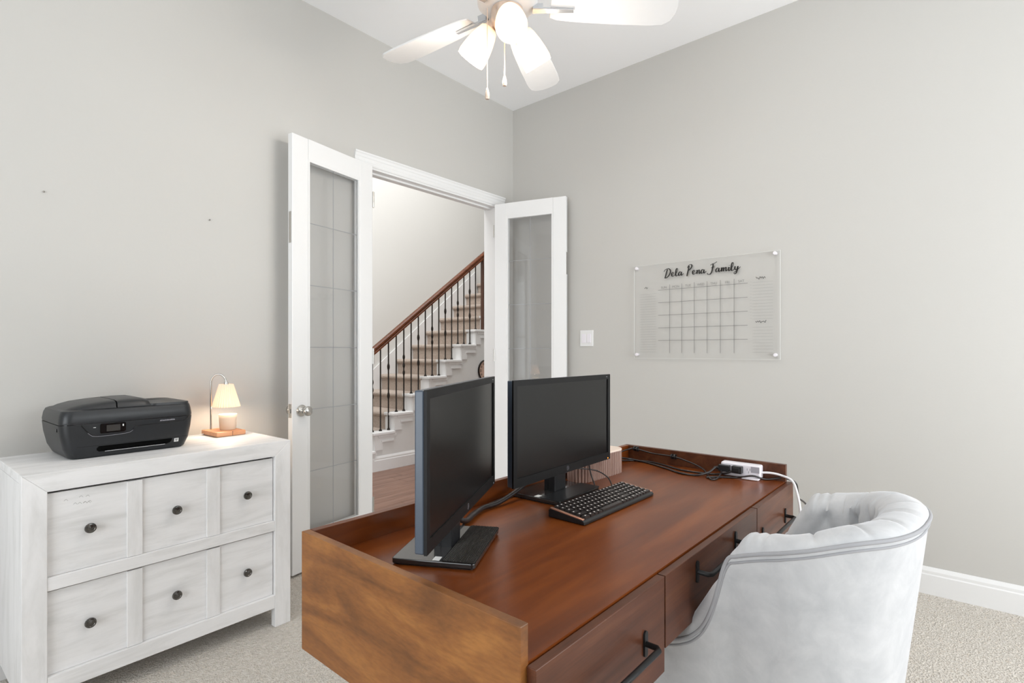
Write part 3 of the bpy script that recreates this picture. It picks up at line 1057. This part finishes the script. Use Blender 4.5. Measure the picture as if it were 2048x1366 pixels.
pnl = smooth_path([(.062, .128, 0), (.072, .112, 0), (.088, .092, 0), (.104, .084, 0), (.15, .083, 0), (.205, .086, 0), (.222, .093, 0), (.232, .104, 0), (.25, .109, 0), (.34, .1115, 0), (.40, .114, 0), (.417, .120, 0), (.424, .128, 0)], 5)
obj('control_panel_edge', MB().tube([(p.x, fy(p.y) - .0006, p.y) for p in pnl], .0016, 6), 'printer_dark', pr, smooth=60)
obj('control_panel_pale_line', MB().tube([(p.x, fy(p.y) - .0014, p.y - .0018) for p in pnl[8:32]], .0006, 5), 'strip_grey', pr)  # thin pale grey line along part of the panel edge
front_slab('display_surround', [(.122, .091), (.196, .091), (.201, .096), (.201, .124), (.197, .128), (.122, .128), (.119, .124), (.119, .095)], 'printer_dark', .0018)
sc = front_slab('display', [(.139, .097), (.183, .097), (.183, .121), (.139, .121)], 'screen_grey', .0026)
obj('home_button', MB().quad(*on_front([(.190, .113), (.194, .113), (.194, .121), (.190, .121)], .0026)), 'label_white', pr)
obj('power_light', MB().quad(*on_front([(.098, .115), (.106, .115), (.106, .117), (.098, .117)], .0008)), 'label_white', pr)
slot_ = [(.118, .022), (.345, .022), (.356, .026), (.362, .033), (.364, .043), (.116, .043), (.110, .036), (.110, .028)]
front_slab('paper_slot', slot_, 'slot_shade', .0010)  # black slab on the front face, painted as shade in the slot
front_slab('paper_slot_shade', [(.12, .028), (.35, .028), (.352, .040), (.12, .040)], 'slot_shade', .0016)
obj('output_tray_edge', MB().box(.135, .338, .004, .018, .0205, .0228), 'silver', pr, bevel=.0006)
obj('seam_line', MB().tube([(x, fy(.047) - .0002, .047) for x in (.05, .12, .2, .3, .36, .42)], .0007, 5), 'printer_dark', pr)
front_slab('badge', [(.372, .026), (.388, .026), (.388, .041), (.372, .041)], 'label_white', .0012)
bg = MB()
for a, b, c, d in ((.375, .385, .036, .038), (.376, .384, .0325, .0345), (.378, .382, .029, .031)):
    bg.quad(*on_front([(a, c), (b, c), (b, d), (a, d)], .0016))
obj('badge_print', bg, 'label_ink', pr)
lg = MB()
rnd = random.Random(9)
x_ = .318
while x_ < .372:
    w_ = rnd.uniform(.002, .004)
    lg.quad(*on_front([(x_, .1185), (x_ + w_, .1185), (x_ + w_ + .001, .1185 + rnd.uniform(.003, .0065)), (x_ + .001, .123)], .0008))
    x_ += w_ + .0014
obj('model_lettering', lg, 'strip_grey', pr)
obj('side_button', MB().box(-.0006, .004, .05, .058, .105, .118), 'printer_dark', pr, bevel=.0005)
obj('rubber_foot', MB().box(.06, .09, .05, .08, 0, .002).box(PW - .09, PW - .06, .05, .08, 0, .002), 'printer_dark', pr)

# ------------------------------------------------------------------ candle warmer lamp + candle
LX, LY = 1.046, 2.752
lp = thing('candle_lamp', 'lit candle warmer lamp with ribbed glass shade on the white cabinet', 'lamp', (LX, LY, DH), R(3.5))
base = obj('lamp_base', MB().box(-.068, .068, -.082, .082, .001, .023), 'lamp_wood', lp, bevel=.004)
obj('base_joint', MB().box(.004, .0055, -.0825, .0, .002, .0225), 'gap', lp)
arc = [(-.036, .052, .022), (-.036, .052, .15), (-.036, .052, .248)]
for i in range(1, 10):
    a = R(180 - 20 * i)
    cx_, cy_ = -.0165, .030
    t = (1 - math.cos(R(20 * i))) / 2
    arc.append((-.036 + .049 * t, .052 - .050 * t, .248 + .044 * math.sin(R(20 * i))))
obj('lamp_pole', MB().tube(smooth_path(arc, 4), .0042, 12), 'chrome', lp, smooth=60)
hx, hy, hz = .013, .002, .248
obj('shade_holder', MB().lathe([(0, hz + .008), (.009, hz + .006), (.011, hz - .012), (.010, hz - .028), (0, hz - .030)], Matrix.Translation((hx, hy, 0)), 18, False), 'chrome', lp, smooth=40)
# pleated glass shade
NR = 128
rings = []
for r_, z_ in ((.031, hz - .004), (.033, hz - .012), (.0595, hz - .108), (.061, hz - .113), (.059, hz - .114), (.031, hz - .014), (.0285, hz - .006)):
    ringp = []
    for i in range(NR):
        a = 2 * math.pi * i / NR
        rr = r_ * (1 + (.04, .012, -.03, .012)[i % 4]) if .0305 < r_ else r_
        ringp.append((hx + rr * math.cos(a), hy + rr * math.sin(a), z_))
    rings.append(ringp)
obj('lamp_shade', MB().loft(rings, True, False), 'lamp_shade', lp)
M['lamp_bulb'] = emit('candle_lamp_bulb', (1.0, 0.86, 0.70, 1), 3.0)
bl = obj('light_bulb', MB().lathe([(0, hz - .028), (.010, hz - .030), (.020, hz - .045), (.022, hz - .06), (.017, hz - .074), (0, hz - .08)], Matrix.Translation((hx, hy, 0)), 18, False), 'lamp_bulb', lp, smooth=60)
pl = bpy.data.lights.new('candle_lamp_light', 'POINT')
pl.energy = 2.2
pl.color = (1.0, .80, .60)
pl.shadow_soft_size = .02
po = bpy.data.objects.new('candle_lamp_light', pl)
col.objects.link(po)
po.parent = lp
po.location = (hx, hy, hz - .098)
obj('power_cord', MB().tube(smooth_path([(-.074, .04, .008), (-.095, .05, .004), (-.13, .07, .003), (-.18, .10, .003)], 5), .002, 6), 'cable_white', lp)
cn = thing('candle', 'cream candle in a frosted glass jar under the lamp shade', 'candle', (LX + .018, LY - .004, DH + .0235))
obj('jar', MB().lathe([(0, 0), (.033, 0), (.036, .004), (.040, .074), (.037, .074), (.034, .060), (0, .060)], None, 32, False), 'candle', cn, smooth=40)
obj('wax', MB().lathe([(0, .0605), (.034, .0605), (.034, .064), (0, .064)], None, 28, False), 'wax', cn)
obj('wick', MB().lathe([(.001, .063), (.001, .072)], None, 6), 'ink', cn)

# ------------------------------------------------------------------ desk
ZS, ZP, ZBm = .760, .820, .552
DX0, DX1, DY0, DY1 = .607, 2.122, .507, 1.157
dk = thing('desk', 'reddish brown wooden desk with raised back and side rails', 'desk', (DX0, DY0, 0))
LW, LD = DX1 - DX0, DY1 - DY0
obj('desk_top', MB().box(.020, LW - .020, .002, LD - .020, ZS - .028, ZS), 'desk', dk)
obj('end_panel', MB().box(0, .0195, 0, LD, ZBm, ZP), 'desk_end', dk, bevel=.0015)
obj('end_panel', MB().box(LW - .0195, LW, 0, LD, ZBm, ZP), 'drawer', dk, bevel=.0015)
obj('back_panel', MB().box(.0195, LW - .0195, LD - .020, LD, ZBm, ZP), 'desk', dk, bevel=.0015)
obj('apron_bottom', MB().box(.02, .455, .02, LD - .02, ZBm + .005, ZBm + .017).box(1.10, LW - .02, .02, LD - .02, ZBm + .005, ZBm + .017), 'drawer', dk)
obj('divider', MB().box(.448, .462, .01, LD - .02, ZBm + .017, ZS - .028), 'drawer', dk)
obj('divider', MB().box(1.088, 1.102, .01, LD - .02, ZBm + .017, ZS - .028), 'drawer', dk)
for x_, y_ in ((.13, .10), (LW - .13, .10), (.13, LD - .10), (LW - .13, LD - .10)):
    obj('leg', MB().loft([[(x_ - a, y_ - a, z), (x_ + a, y_ - a, z), (x_ + a, y_ + a, z), (x_ - a, y_ + a, z)] for a, z in ((.018, 0), (.028, ZBm + .006))]), 'drawer', dk, bevel=.002)
    if y_ > .3:
        pass
# drawer fronts proud of the desk front, each with a black bar pull
yf = -.018
for xa, xb, za, hx0, hx1, hz_ in ((.015, .4535, ZBm + .003, .095, .363, .652), (.4585, 1.0915, .602, .627, .897, .712), (1.0965, LW + .010, ZBm + .003, 1.148, 1.412, .660)):
    d_ = obj('drawer', MB().box(xa, xb, yf, 0, za, ZS - .004), 'drawer', dk, bevel=.0012)
    p = obj('drawer_pull', MB().tube([(hx0, yf, hz_), (hx0, yf - .027, hz_), (hx0 + .006, yf - .033, hz_), (hx1 - .006, yf - .033, hz_), (hx1, yf - .027, hz_), (hx1, yf, hz_)], .0058, 10), 'handle', d_, smooth=50)
    p['label'] = 'black metal bar pull'
    for hxx in (hx0, hx1):
        ov = [(hxx + .0068 * math.cos(R(a)), hz_ + (.019 if math.sin(R(a)) >= 0 else -.019) + .0068 * math.sin(R(a))) for a in range(0, 360, 20)]
        obj('backplate', MB().prism(ov, yf - .004, yf, 'y'), 'handle', d_)


# ------------------------------------------------------------------ monitors
def monitor(label, cx, cy, rotz, zb, lab_sticker, ribbed, led):
    Wm, Hm = .562, .309
    t = thing('monitor', label, 'monitor', (cx, cy, ZS), rotz, 'monitors on the desk')
    z0 = zb - ZS
    z1 = z0 + Hm
    # local: x right along the screen, -y towards the viewer, base centre at origin, panel front at y=-.047
    yfr = -.047
    B_ = .017
    fr = MB()
    fr.box(-Wm / 2, -Wm / 2 + B_, yfr, yfr + .006, z0, z1).box(Wm / 2 - B_, Wm / 2, yfr, yfr + .006, z0, z1)
    fr.box(-Wm / 2 + B_, Wm / 2 - B_, yfr, yfr + .006, z1 - B_, z1).box(-Wm / 2 + B_, Wm / 2 - B_, yfr, yfr + .006, z0, z0 + .026)
    bz = obj('bezel', fr, 'bezel', t)
    obj('screen', MB().box(-Wm / 2 + B_, Wm / 2 - B_, yfr + .003, yfr + .0058, z0 + .026, z1 - B_), 'lcd', t)
    bk = MB().loft([[(s * a, y_, z_) for s, z_ in ((-1, z0 + c), (1, z0 + c), (1, z1 - c), (-1, z1 - c))] for a, y_, c in ((Wm / 2 - .0005, yfr + .0062, .0005), (Wm / 2 - .001, yfr + .025, .001), (Wm / 2 - .10, yfr + .034, .06), (Wm / 2 - .14, yfr + .052, .09))])
    obj('rear_shell', bk, 'monitor_back', t, bevel=.003)
    obj('neck', MB().box(-.032, .032, -.018, .012, .010, z0 + .12).box(-.026, .026, .008, .03, .010, z0 + .10), 'black', t, bevel=.003)
    bs = MB().prism(rrect(-.121, .121, -.095, .095, .008, 3), 0.003, .0145, 'z')
    base_ = obj('stand_base', bs, 'base_gloss', t, bevel=.002)
    obj('base_foot', MB().prism(rrect(-.116, .116, -.090, .090, .008, 3), 0, .004, 'z'), 'black', t)
    mt_ = obj('front_mat', MB().prism(rrect(-.121, .121, -.096, -.020, .006, 3), .0146, .0165, 'z'), 'black' if not ribbed else 'mat', t)
    if ribbed:
        rb = MB()
        for i in range(19):
            y_ = -.092 + i * .0038
            for q in range(58):
                x_ = -.117 + q * .0041 + (.002 if i % 2 else 0)
                rb.quad((x_ - .0012, y_ - .0012, .0166), (x_ + .0012, y_ - .0012, .0166), (x_ + .0012, y_ + .0012, .0166), (x_ - .0012, y_ + .0012, .0166))
                n_ = len(rb.v)
                rb.v.append((x_, y_, .0182))
                rb.f.pop()
                for a in range(4):
                    rb.f.append((n_ - 4 + a, n_ - 4 + (a + 1) % 4, n_))
        ro = obj('mat_nubs', rb, 'nub', mt_)
        ro['kind'] = 'stuff'
    sk_ = obj('sticker', MB().box(lab_sticker[0] - .011, lab_sticker[0] + .011, lab_sticker[1] - .008, lab_sticker[1] + .008, .0146, .015), 'label_white', t)
    em = obj('emblem', MB().lathe([(.0055, -.0004), (.0072, -.0004), (.0072, .0), (.0055, .0)], Matrix.Translation((0, yfr, z0 + .013)) @ Matrix.Rotation(R(90), 4, 'X'), 24, False), 'strip_grey', bz)
    l2 = MB()
    for a in (-.0022, .0012):
        l2.quad((a - .0005, yfr - .0004, z0 + .0095), (a + .0004, yfr - .0004, z0 + .0095), (a + .0016, yfr - .0004, z0 + .0165), (a + .0007, yfr - .0004, z0 + .0165))
    obj('emblem_letters', l2, 'strip_grey', bz)
    obj('power_light', MB().box(Wm / 2 - .019, Wm / 2 - .015, yfr - .0006, yfr, z0 + .003, z0 + .007), 'led' if led else 'strip_grey', bz)
    mm = MB().box(Wm / 2 - .030, Wm / 2 - .021, yfr - .0003, yfr, z1 - .009, z1 - .0075)
    obj('corner_mark', mm, 'strip_grey', bz)
    return t


monitor('angled black monitor on a ribbed stand base nearest the desk end', .868, .946, R(29.6), .849, (-.105, -.006), True, False)
monitor('black monitor behind the keyboard with amber power light', 1.430, 1.040, R(1.6), .838, (-.105, -.004), False, True)

# ------------------------------------------------------------------ keyboard
kb = thing('keyboard', 'black keyboard with rose gold end strips on the desk', 'keyboard', (1.212, .787, ZS), R(-.5))
KW, KD = .405, .122
side = [(0, .001), (KD, .001), (KD, .021), (KD - .006, .0255), (.006, .0135), (0, .009)]
obj('keyboard_body', MB().prism(side, 0, KW, 'x'), 'black', kb, bevel=.002)
for xa in (.0005, KW - .0095):
    obj('end_strip', MB().prism([(.006, .0125), (KD - .006, .0245), (KD - .006, .0285), (.006, .0165)], xa, xa + .009, 'x'), 'rose', kb, bevel=.001)
tilt = math.atan2(.012, KD - .012)
pitch_x, pitch_y = .0181, .0182


def key_mesh(wd):
    hw, hd = wd / 2 - .0011, pitch_y / 2 - .0011
    mb = MB().loft([[(-hw, -hd, 0), (hw, -hd, 0), (hw, hd, 0), (-hw, hd, 0)], [(-hw + .0015, -hd + .0012, .0062), (hw - .0015, -hd + .0012, .0062), (hw - .0015, hd - .0022, .0062), (-hw + .0015, hd - .0022, .0062)]])
    if wd < .06:
        lx = -.0012 if wd < .03 else -hw * .5
        nb = len(mb.f)
        mb.quad((lx - .0024, -.0016, .0064), (lx + .0024, -.0016, .0064), (lx + .0024, .0024, .0064), (lx - .0024, .0024, .0064))
    me = bpy.data.meshes.new('key')
    me.from_pydata(mb.v, [], mb.f)
    me.materials.append(M['keycap'])
    me.materials.append(M['legend'])
    if wd < .06:
        me.polygons[len(me.polygons) - 1].material_index = 1
    me.update()
    return me


kcache = {}
total = 21.0
rows = [
    [1.5, 1.25, 1, 1.25, 6.25, 1.25, 1, 1.25, 1.5, 1, 1, 1, 1.75],
    [2.25] + [1] * 10 + [2.75, 1, 1, 1, 1, 1],
    [1.75] + [1] * 11 + [2.25, 1, 1, 1, 1, 1],
    [1.5] + [1] * 12 + [1.5, 1, 1, 1, 1, 1],
    [1] * 13 + [2, 1, 1, 1, 1, 1],
    [1] * 20,
]
for ri, rw in enumerate(rows):
    tot = sum(rw)
    x_ = .0115
    sc_ = (KW - .023) / tot
    yy = .0135 + ri * pitch_y
    zz = .0138 + (yy - .006) * math.tan(tilt)
    for wd in rw:
        wk = round(wd * sc_, 4)
        if wk not in kcache:
            kcache[wk] = key_mesh(wk)
        ko = bpy.data.objects.new('key', kcache[wk])
        col.objects.link(ko)
        ko.parent = kb
        ko.location = (x_ + wk / 2, yy, zz)
        ko.rotation_euler = (tilt, 0, 0)
        x_ += wd * sc_

# ------------------------------------------------------------------ fluted box behind the right monitor
fb = thing('fluted_box', 'rounded fluted wooden box with pale lid behind the right monitor', 'box', (1.735, 1.079, ZS), R(-3))
hw, hd, rr_ = .140, .048, .046


def box_outline(scale_r, n=220):
    base_pts = rrect(-hw, hw, -hd, hd, rr_, 14)
    # resample evenly
    P = [Vector((x, y, 0)) for x, y in base_pts]
    P.append(P[0])
    seg = [(P[i + 1] - P[i]).length for i in range(len(P) - 1)]
    tot = sum(seg)
    out = []
    for k in range(n):
        d = tot * k / n
        i = 0
        while d > seg[i]:
            d -= seg[i]
            i += 1
        p = P[i].lerp(P[i + 1], d / seg[i] if seg[i] else 0)
        t = (P[i + 1] - P[i]).normalized()
        nn = Vector((t.y, -t.x, 0))
        amp = (-.0050, -.0006, .0012, -.0006)[k % 4]
        q = p + nn * (amp + scale_r)
        out.append((q.x, q.y))
    return out


ol = box_outline(0)
obj('fluted_side', MB().loft([[(x, y, 0) for x, y in ol], [(x, y, .086) for x, y in ol]]), 'box_flute', fb)
obj('lid', MB().prism(rrect(-hw - .001, hw + .001, -hd - .001, hd + .001, rr_, 10), .086, .093, 'z'), 'box_top', fb, bevel=.002)


# ------------------------------------------------------------------ cables, clips, power strip
def cable(label, pts, r, mat='cable', k=8, name='power_cable', group='cables on the desk'):
    o = obj(name, MB().tube(smooth_path(pts, k), r, 8), mat, smooth=60)
    return tag(o, label, 'cable', group)


zc = ZS + .004
sp = thing('power_strip', 'white power strip standing against the desk side rail', 'power strip', (2.078, .652, ZS), R(2))
obj('strip_body', MB().box(-.020, .020, -.071, .071, .001, .052), 'strip', sp, bevel=.007, seg=3)
obj('usb_panel', MB().box(-.0208, -.0195, -.067, -.038, .024, .046), 'strip_grey', sp)
up = obj('strip_base', MB().box(-.045, -.018, -.070, -.010, .001, .007), 'strip', sp, bevel=.003)
for i, y_ in enumerate((-.030, .0, .03)):
    s_ = MB()
    for dz, dy in ((.004, -.005), (.004, .005), (-.006, 0)):
        s_.box(-.0206, -.0198, y_ + dy - .0012, y_ + dy + .0012, .030 + dz - .004, .030 + dz + .004)
    obj('socket', s_, 'strip_grey', sp)

for x_, y_, z_, lab in ((2.0995, 1.097, .808, 'black cable clip on the desk side rail nearest the fluted box'), (2.0995, .927, .796, 'black cable clip on the desk side rail further from the box')):
    c_ = thing('cable_clip', lab, 'clip', (x_, y_, z_), 0, 'cable clips')
    obj('clip_pad', MB().box(-.003, .0025, -.011, .011, -.010, .010), 'black', c_, bevel=.002)
    obj('clip_jaw', MB().tube(smooth_path([(-.002, -.007, .009), (-.011, -.007, .009), (-.015, -.007, .003), (-.012, -.007, -.004), (-.003, -.007, -.007)], 5), .0028, 8).tube(smooth_path([(-.002, .007, .009), (-.011, .007, .009), (-.015, .007, .003), (-.012, .007, -.004), (-.003, .007, -.007)], 5), .0028, 8), 'black', c_, smooth=60)

cable('thin black cable held by two clips along the desk side rail', [(1.99, 1.130, .80), (2.075, 1.125, .806), (2.0905, 1.097, .810), (2.091, 1.02, .800), (2.0905, .927, .798), (2.088, .86, .786), (2.07, .80, .772), (2.03, .765, zc), (1.97, .735, zc), (1.945, .715, zc), (1.97, .705, zc), (2.02, .708, .775), (2.040, .715, .782)], .0032)
c2 = cable('black cable sagging from the box to the power strip plug', [(1.95, 1.128, .79), (2.05, 1.11, .772), (2.07, 1.06, zc), (2.045, .99, zc), (2.005, .91, zc), (1.968, .845, zc), (1.972, .785, zc), (2.01, .750, .774), (2.035, .735, .790), (2.042, .720, .792)], .0038)
obj('plug', MB().box(2.036, 2.058, .685, .725, .778, .802).tube([(2.042, .722, .790), (2.041, .742, .789)], [.007, .0045], 8), 'black', c2, bevel=.002)
c3 = cable('flat dark cable lying close along the foot of the side rail', [(1.96, 1.120, .775), (2.06, 1.10, zc), (2.085, 1.03, zc), (2.062, .95, zc), (2.025, .87, zc), (2.022, .80, zc), (2.035, .74, zc), (2.036, .69, .776), (2.04, .668, .790)], .0034)
obj('plug', MB().box(2.034, 2.058, .640, .676, .778, .804).box(2.030, 2.036, .646, .670, .783, .800), 'black', c3, bevel=.002)
cable('thin dark cable trailing in front of the power strip over the desk edge', [(1.962, .742, zc), (2.0, .705, zc), (2.028, .66, zc), (2.030, .63, .772), (2.045, .60, .776), (2.075, .565, zc), (2.108, .520, .770), (2.128, .482, .757), (2.142, .476, .72), (2.16, .478, .694), (2.24, .470, .655), (2.36, .46, .56), (2.40, .45, .30), (2.40, .45, .004)], .0034)
cable('white power cord falling from the strip behind the chair', [(2.078, .585, .785), (2.086, .555, .787), (2.094, .520, .782), (2.086, .480, .768), (2.066, .458, .720), (2.054, .448, .670), (2.048, .440, .58), (2.05, .43, .30), (2.07, .42, .004)], .0042, 'cable_white')
cable('thick grey cable bundle curving between the two monitors', [(.930, 1.02, .86), (.955, 1.035, .81), (1.0, 1.03, .775), (1.07, 1.062, .771), (1.13, 1.085, .771), (1.19, 1.085, .771), (1.27, 1.088, .785), (1.34, 1.092, .806), (1.40, 1.085, .84)], .0075, 'cable')
cable('slim black lead running under the angled monitor', [(.925, 1.00, .86), (.945, 1.00, .80), (.965, 1.015, .766), (1.01, 1.04, .765), (1.06, 1.075, .765), (1.12, 1.10, .765), (1.22, 1.115, .766), (1.32, 1.120, .768)], .0035)
cable('thin black loop of cable standing beside the fluted box', [(1.47, 1.075, .85), (1.50, 1.05, .84), (1.54, 1.035, .826), (1.585, 1.02, .818), (1.62, .995, .808), (1.635, .965, .788), (1.620, .94, .767), (1.595, .922, .764), (1.56, .912, .764)], .0022)
cable('thin cable hanging behind the right monitor to the desk', [(1.615, 1.03, .87), (1.600, 1.02, .83), (1.58, .998, .80), (1.555, .97, .778), (1.52, .945, .764), (1.49, .93, .764), (1.47, .915, .766)], .0024)
hd_ = obj('cable_connector', MB().box(1.488, 1.520, 1.056, 1.078, .812, .826), 'strip', bevel=.002)
tag(hd_, 'white cable connector hanging under the right monitor', 'connector')

# ------------------------------------------------------------------ chair
chair = thing('tub_chair', 'pale grey velvet tub chair with tufted back pulled up to the desk', 'chair', (1.4403, .2708, 0), R(-4.6))
CW, YB, HC, HM, HB, YC = .270, .2008, .7792, .813, .8657, .1145     # half width, back, heights, arm corner


def interp(x, xs, ys):
    if x <= xs[0]:
        return ys[0]
    for i in range(len(xs) - 1):
        if x <= xs[i + 1]:
            return ys[i] + (ys[i + 1] - ys[i]) * (x - xs[i]) / (xs[i + 1] - xs[i])
    return ys[-1]


hs = []
for i in range(50):
    hs.append((CW, YC + .2176 - (.2376) * i / 49))
for i in range(1, 25):
    hs.append((CW, YC - .02 - (YC - .02) * i / 24))
for i in range(1, 60):
    t = math.pi / 2 * i / 59
    hs.append((CW * max(0, math.cos(t)) ** .8, -YB * math.sin(t) ** 1.15))
hs = [Vector((x * (1 - .2453 * y), y, 0)) for x, y in hs]
left = [Vector((-p.x, p.y, 0)) for p in hs]
right = [Vector((p.x, p.y, 0)) for p in hs]
outline = left + list(reversed(right))[1:]
N = len(outline)


def rim_h(y):
    """height of the welt: level arms, an S-shaped drop at the arm front, higher back"""
    if y > YC:
        k_ = .2176 / .18
        return HC - interp(y - YC, [v * k_ for v in (0, .01, .025, .045, .07, .1, .18)], [v / .245 * .268 for v in (0, .045, .11, .16, .19, .21, .245)])
    return interp(y, (-YB, -.12, -.02, .05, YC - .02, YC), (HB, .8605, .826, .804, .786, HC))


def crest_h(y):
    """height of the padded crest beside the welt"""
    if y > YC - .03:
        c = HC + .0496 - max(0, min(2, (y - YC + .03) / .108)) * .1884
    else:
        c = rim_h(y) + interp(y, (-YB, -.05, YC - .03), (.0211, .0211, .0436))
    return max(c, rim_h(y) + .008)


def soften(raw):
    out = []
    for i in range(N):
        wn = 2 if outline[i].y > .07 else 8
        a, b = max(0, i - wn), min(N, i + wn + 1)
        out.append(sum(raw[a:b]) / (b - a))
    return out


hh = soften([rim_h(p.y) for p in outline])
cc = soften([crest_h(p.y) for p in outline])
norms = []
for i in range(N):
    t = outline[min(i + 1, N - 1)] - outline[max(i - 1, 0)]
    t.normalize()
    n_ = Vector((-t.y, t.x, 0))
    c = Vector((0, .05, 0)) - outline[i]
    if n_.dot(c) < 0:
        n_ = -n_
    norms.append(n_)
# buttons on the inner back
arc_len = [0]
for i in range(1, N):
    arc_len.append(arc_len[-1] + (outline[i] - outline[i - 1]).length)
tot = arc_len[-1]
btn = []
for row_, (zz, off) in enumerate(((.785, 0.0), (.700, .5))):
    for q in range(-3, 4):
        s_ = tot / 2 + (q + off) * .105
        btn.append((s_, zz))


def tuft(s_, z):
    d = 0
    for bs_, bz_ in btn:
        r2 = (s_ - bs_) ** 2 + (z - bz_) ** 2
        d -= .024 * math.exp(-r2 / (2 * .015 ** 2))
    # diamond creases between neighbouring buttons
    u = ((s_ - tot / 2) / .105 + (z - .785) / .17) % 1.0
    v = ((s_ - tot / 2) / .105 - (z - .785) / .17) % 1.0
    fade = max(0, min(1, (z - .58) / .06)) * max(0, min(1, (.86 - z) / .04))
    for t_ in (u, v):
        e_ = min(t_, 1 - t_) * .105
        d -= fade * .008 * math.exp(-(e_ / .008) ** 2)
    return d * max(0, min(1, (tot / 2 - abs(s_ - tot / 2) - .20) / .06))


ZLOW, ZIN = .115, .43
rings_o, rings_i = [], []
for lvl in range(13):                # outer wall from the bottom to the welt
    f = lvl / 12
    rr2 = []
    for i in range(N):
        z = ZLOW + (hh[i] - ZLOW) * f
        p = outline[i] + norms[i] * ((hh[i] - z) * .115)
        rr2.append((p.x, p.y, z))
    rings_o.append(rr2)
obj('outer_shell', MB().loft(rings_o, False, False), 'velvet', chair, smooth=60)
Zv = Vector((0, 0, 1))
for af, bf, dz in ((0, 0, 0), (.06, .40, 0), (.25, .72, 0), (.6, .94, 0), (1.0, 1.0, 0), (1.5, 1, -.003), (2.1, 1, -.013), (2.55, 1, -.032)):
    rr2 = []
    for i in range(N):
        pq = ((arc_len[i] - tot / 2) / .105 + .5) % 1.0 - .5
        pleat = .006 * math.exp(-(pq * .105 / .005) ** 2) * min(1, bf)
        p = outline[i] + norms[i] * (.0365 * af) + Zv * (hh[i] + (cc[i] - hh[i]) * bf + dz - pleat)
        rr2.append(tuple(p))
    rings_i.append(rr2)
last = rings_i[-1]
for lvl in range(1, 25):
    f = lvl / 24
    rr2 = []
    for i in range(N):
        top = Vector(last[i])
        foot = outline[i] + norms[i] * .104
        foot.z = min(ZIN, top.z - .02)
        p = top.lerp(foot, f)
        bulge = (.012 * math.sin(math.pi * min(1, f * 1.2)) + tuft(arc_len[i], p.z))
        p += norms[i] * bulge
        rr2.append(tuple(p))
    rings_i.append(rr2)
obj('tufted_lining', MB().loft(rings_i, False, False), 'velvet', chair, smooth=70)
# closing panels at the two arm fronts
for idx_ in (0, N - 1):
    prof_o = [r_[idx_] for r_ in rings_o]
    prof_i = [r_[idx_] for r_ in rings_i]
    pts_ = prof_o + prof_i[1:]
    low = Vector(prof_i[-1])
    pts_.append((low.x, low.y, ZLOW))
    mb = MB()
    mb.v = [tuple(p) for p in pts_]
    mb.f = [tuple(range(len(pts_)))]
    obj('arm_front', mb, 'velvet', chair)
obj('welt', MB().tube([outline[i] - norms[i] * .001 + Vector((0, 0, hh[i] + .001)) for i in range(N)], .0042, 8), 'welt', chair, smooth=60)
obj('welt', MB().tube([outline[i] + norms[i] * .0012 + Vector((0, 0, hh[i] - .013)) for i in range(N)], .0028, 8), 'welt', chair, smooth=60)
for bs_, bz_ in btn:
    i = min(range(N), key=lambda q: abs(arc_len[q] - bs_))
    if hh[i] - .06 < bz_:
        continue
    z0_ = last[i][2]
    f = (bz_ - z0_) / (min(ZIN, z0_ - .02) - z0_)
    p = outline[i] + norms[i] * (.092 + .010 * f + .012 * math.sin(math.pi * min(1, f * 1.2)) - .020)
    q = norms[i].to_track_quat('Z', 'Y').to_matrix().to_4x4()
    obj('button', MB().lathe([(0, 0), (.010, 0), (.0105, .003), (.007, .006), (0, .007)], Matrix.Translation((p.x, p.y, bz_)) @ q, 14, False), 'velvet', chair, smooth=50)
# seat cushion and underside
seat_out = []
for i in range(0, N, 2):
    p = outline[i] + norms[i] * .098
    seat_out.append((p.x, p.y))
seat_rings = []
for inset, z in ((.0, .33), (-.004, .40), (-.002, .44), (.012, .462), (.035, .470), (.08, .474)):
    rr2 = []
    for x, y in seat_out:
        l_ = math.hypot(x, y - .06)
        k_ = (l_ - inset) / l_
        rr2.append((x * k_, .06 + (y - .06) * k_, z))
    seat_rings.append(rr2)
obj('seat_cushion', MB().loft(seat_rings), 'velvet', chair, smooth=60)
und = [(outline[i] + norms[i] * ((hh[i] - ZLOW) * .115)) for i in range(0, N, 2)]
obj('seat_base', MB().prism([(p.x * .97, .0 + p.y * .97) for p in und], ZLOW + .002, .33, 'z'), 'velvet', chair)
for sx_ in (-1, 1):
    for y_ in (-.16, .20):
        obj('leg', MB().lathe([(.010, 0), (.017, .13)], Matrix.Translation((sx_ * .15, y_, 0)), 14), 'handrail', chair, smooth=60)
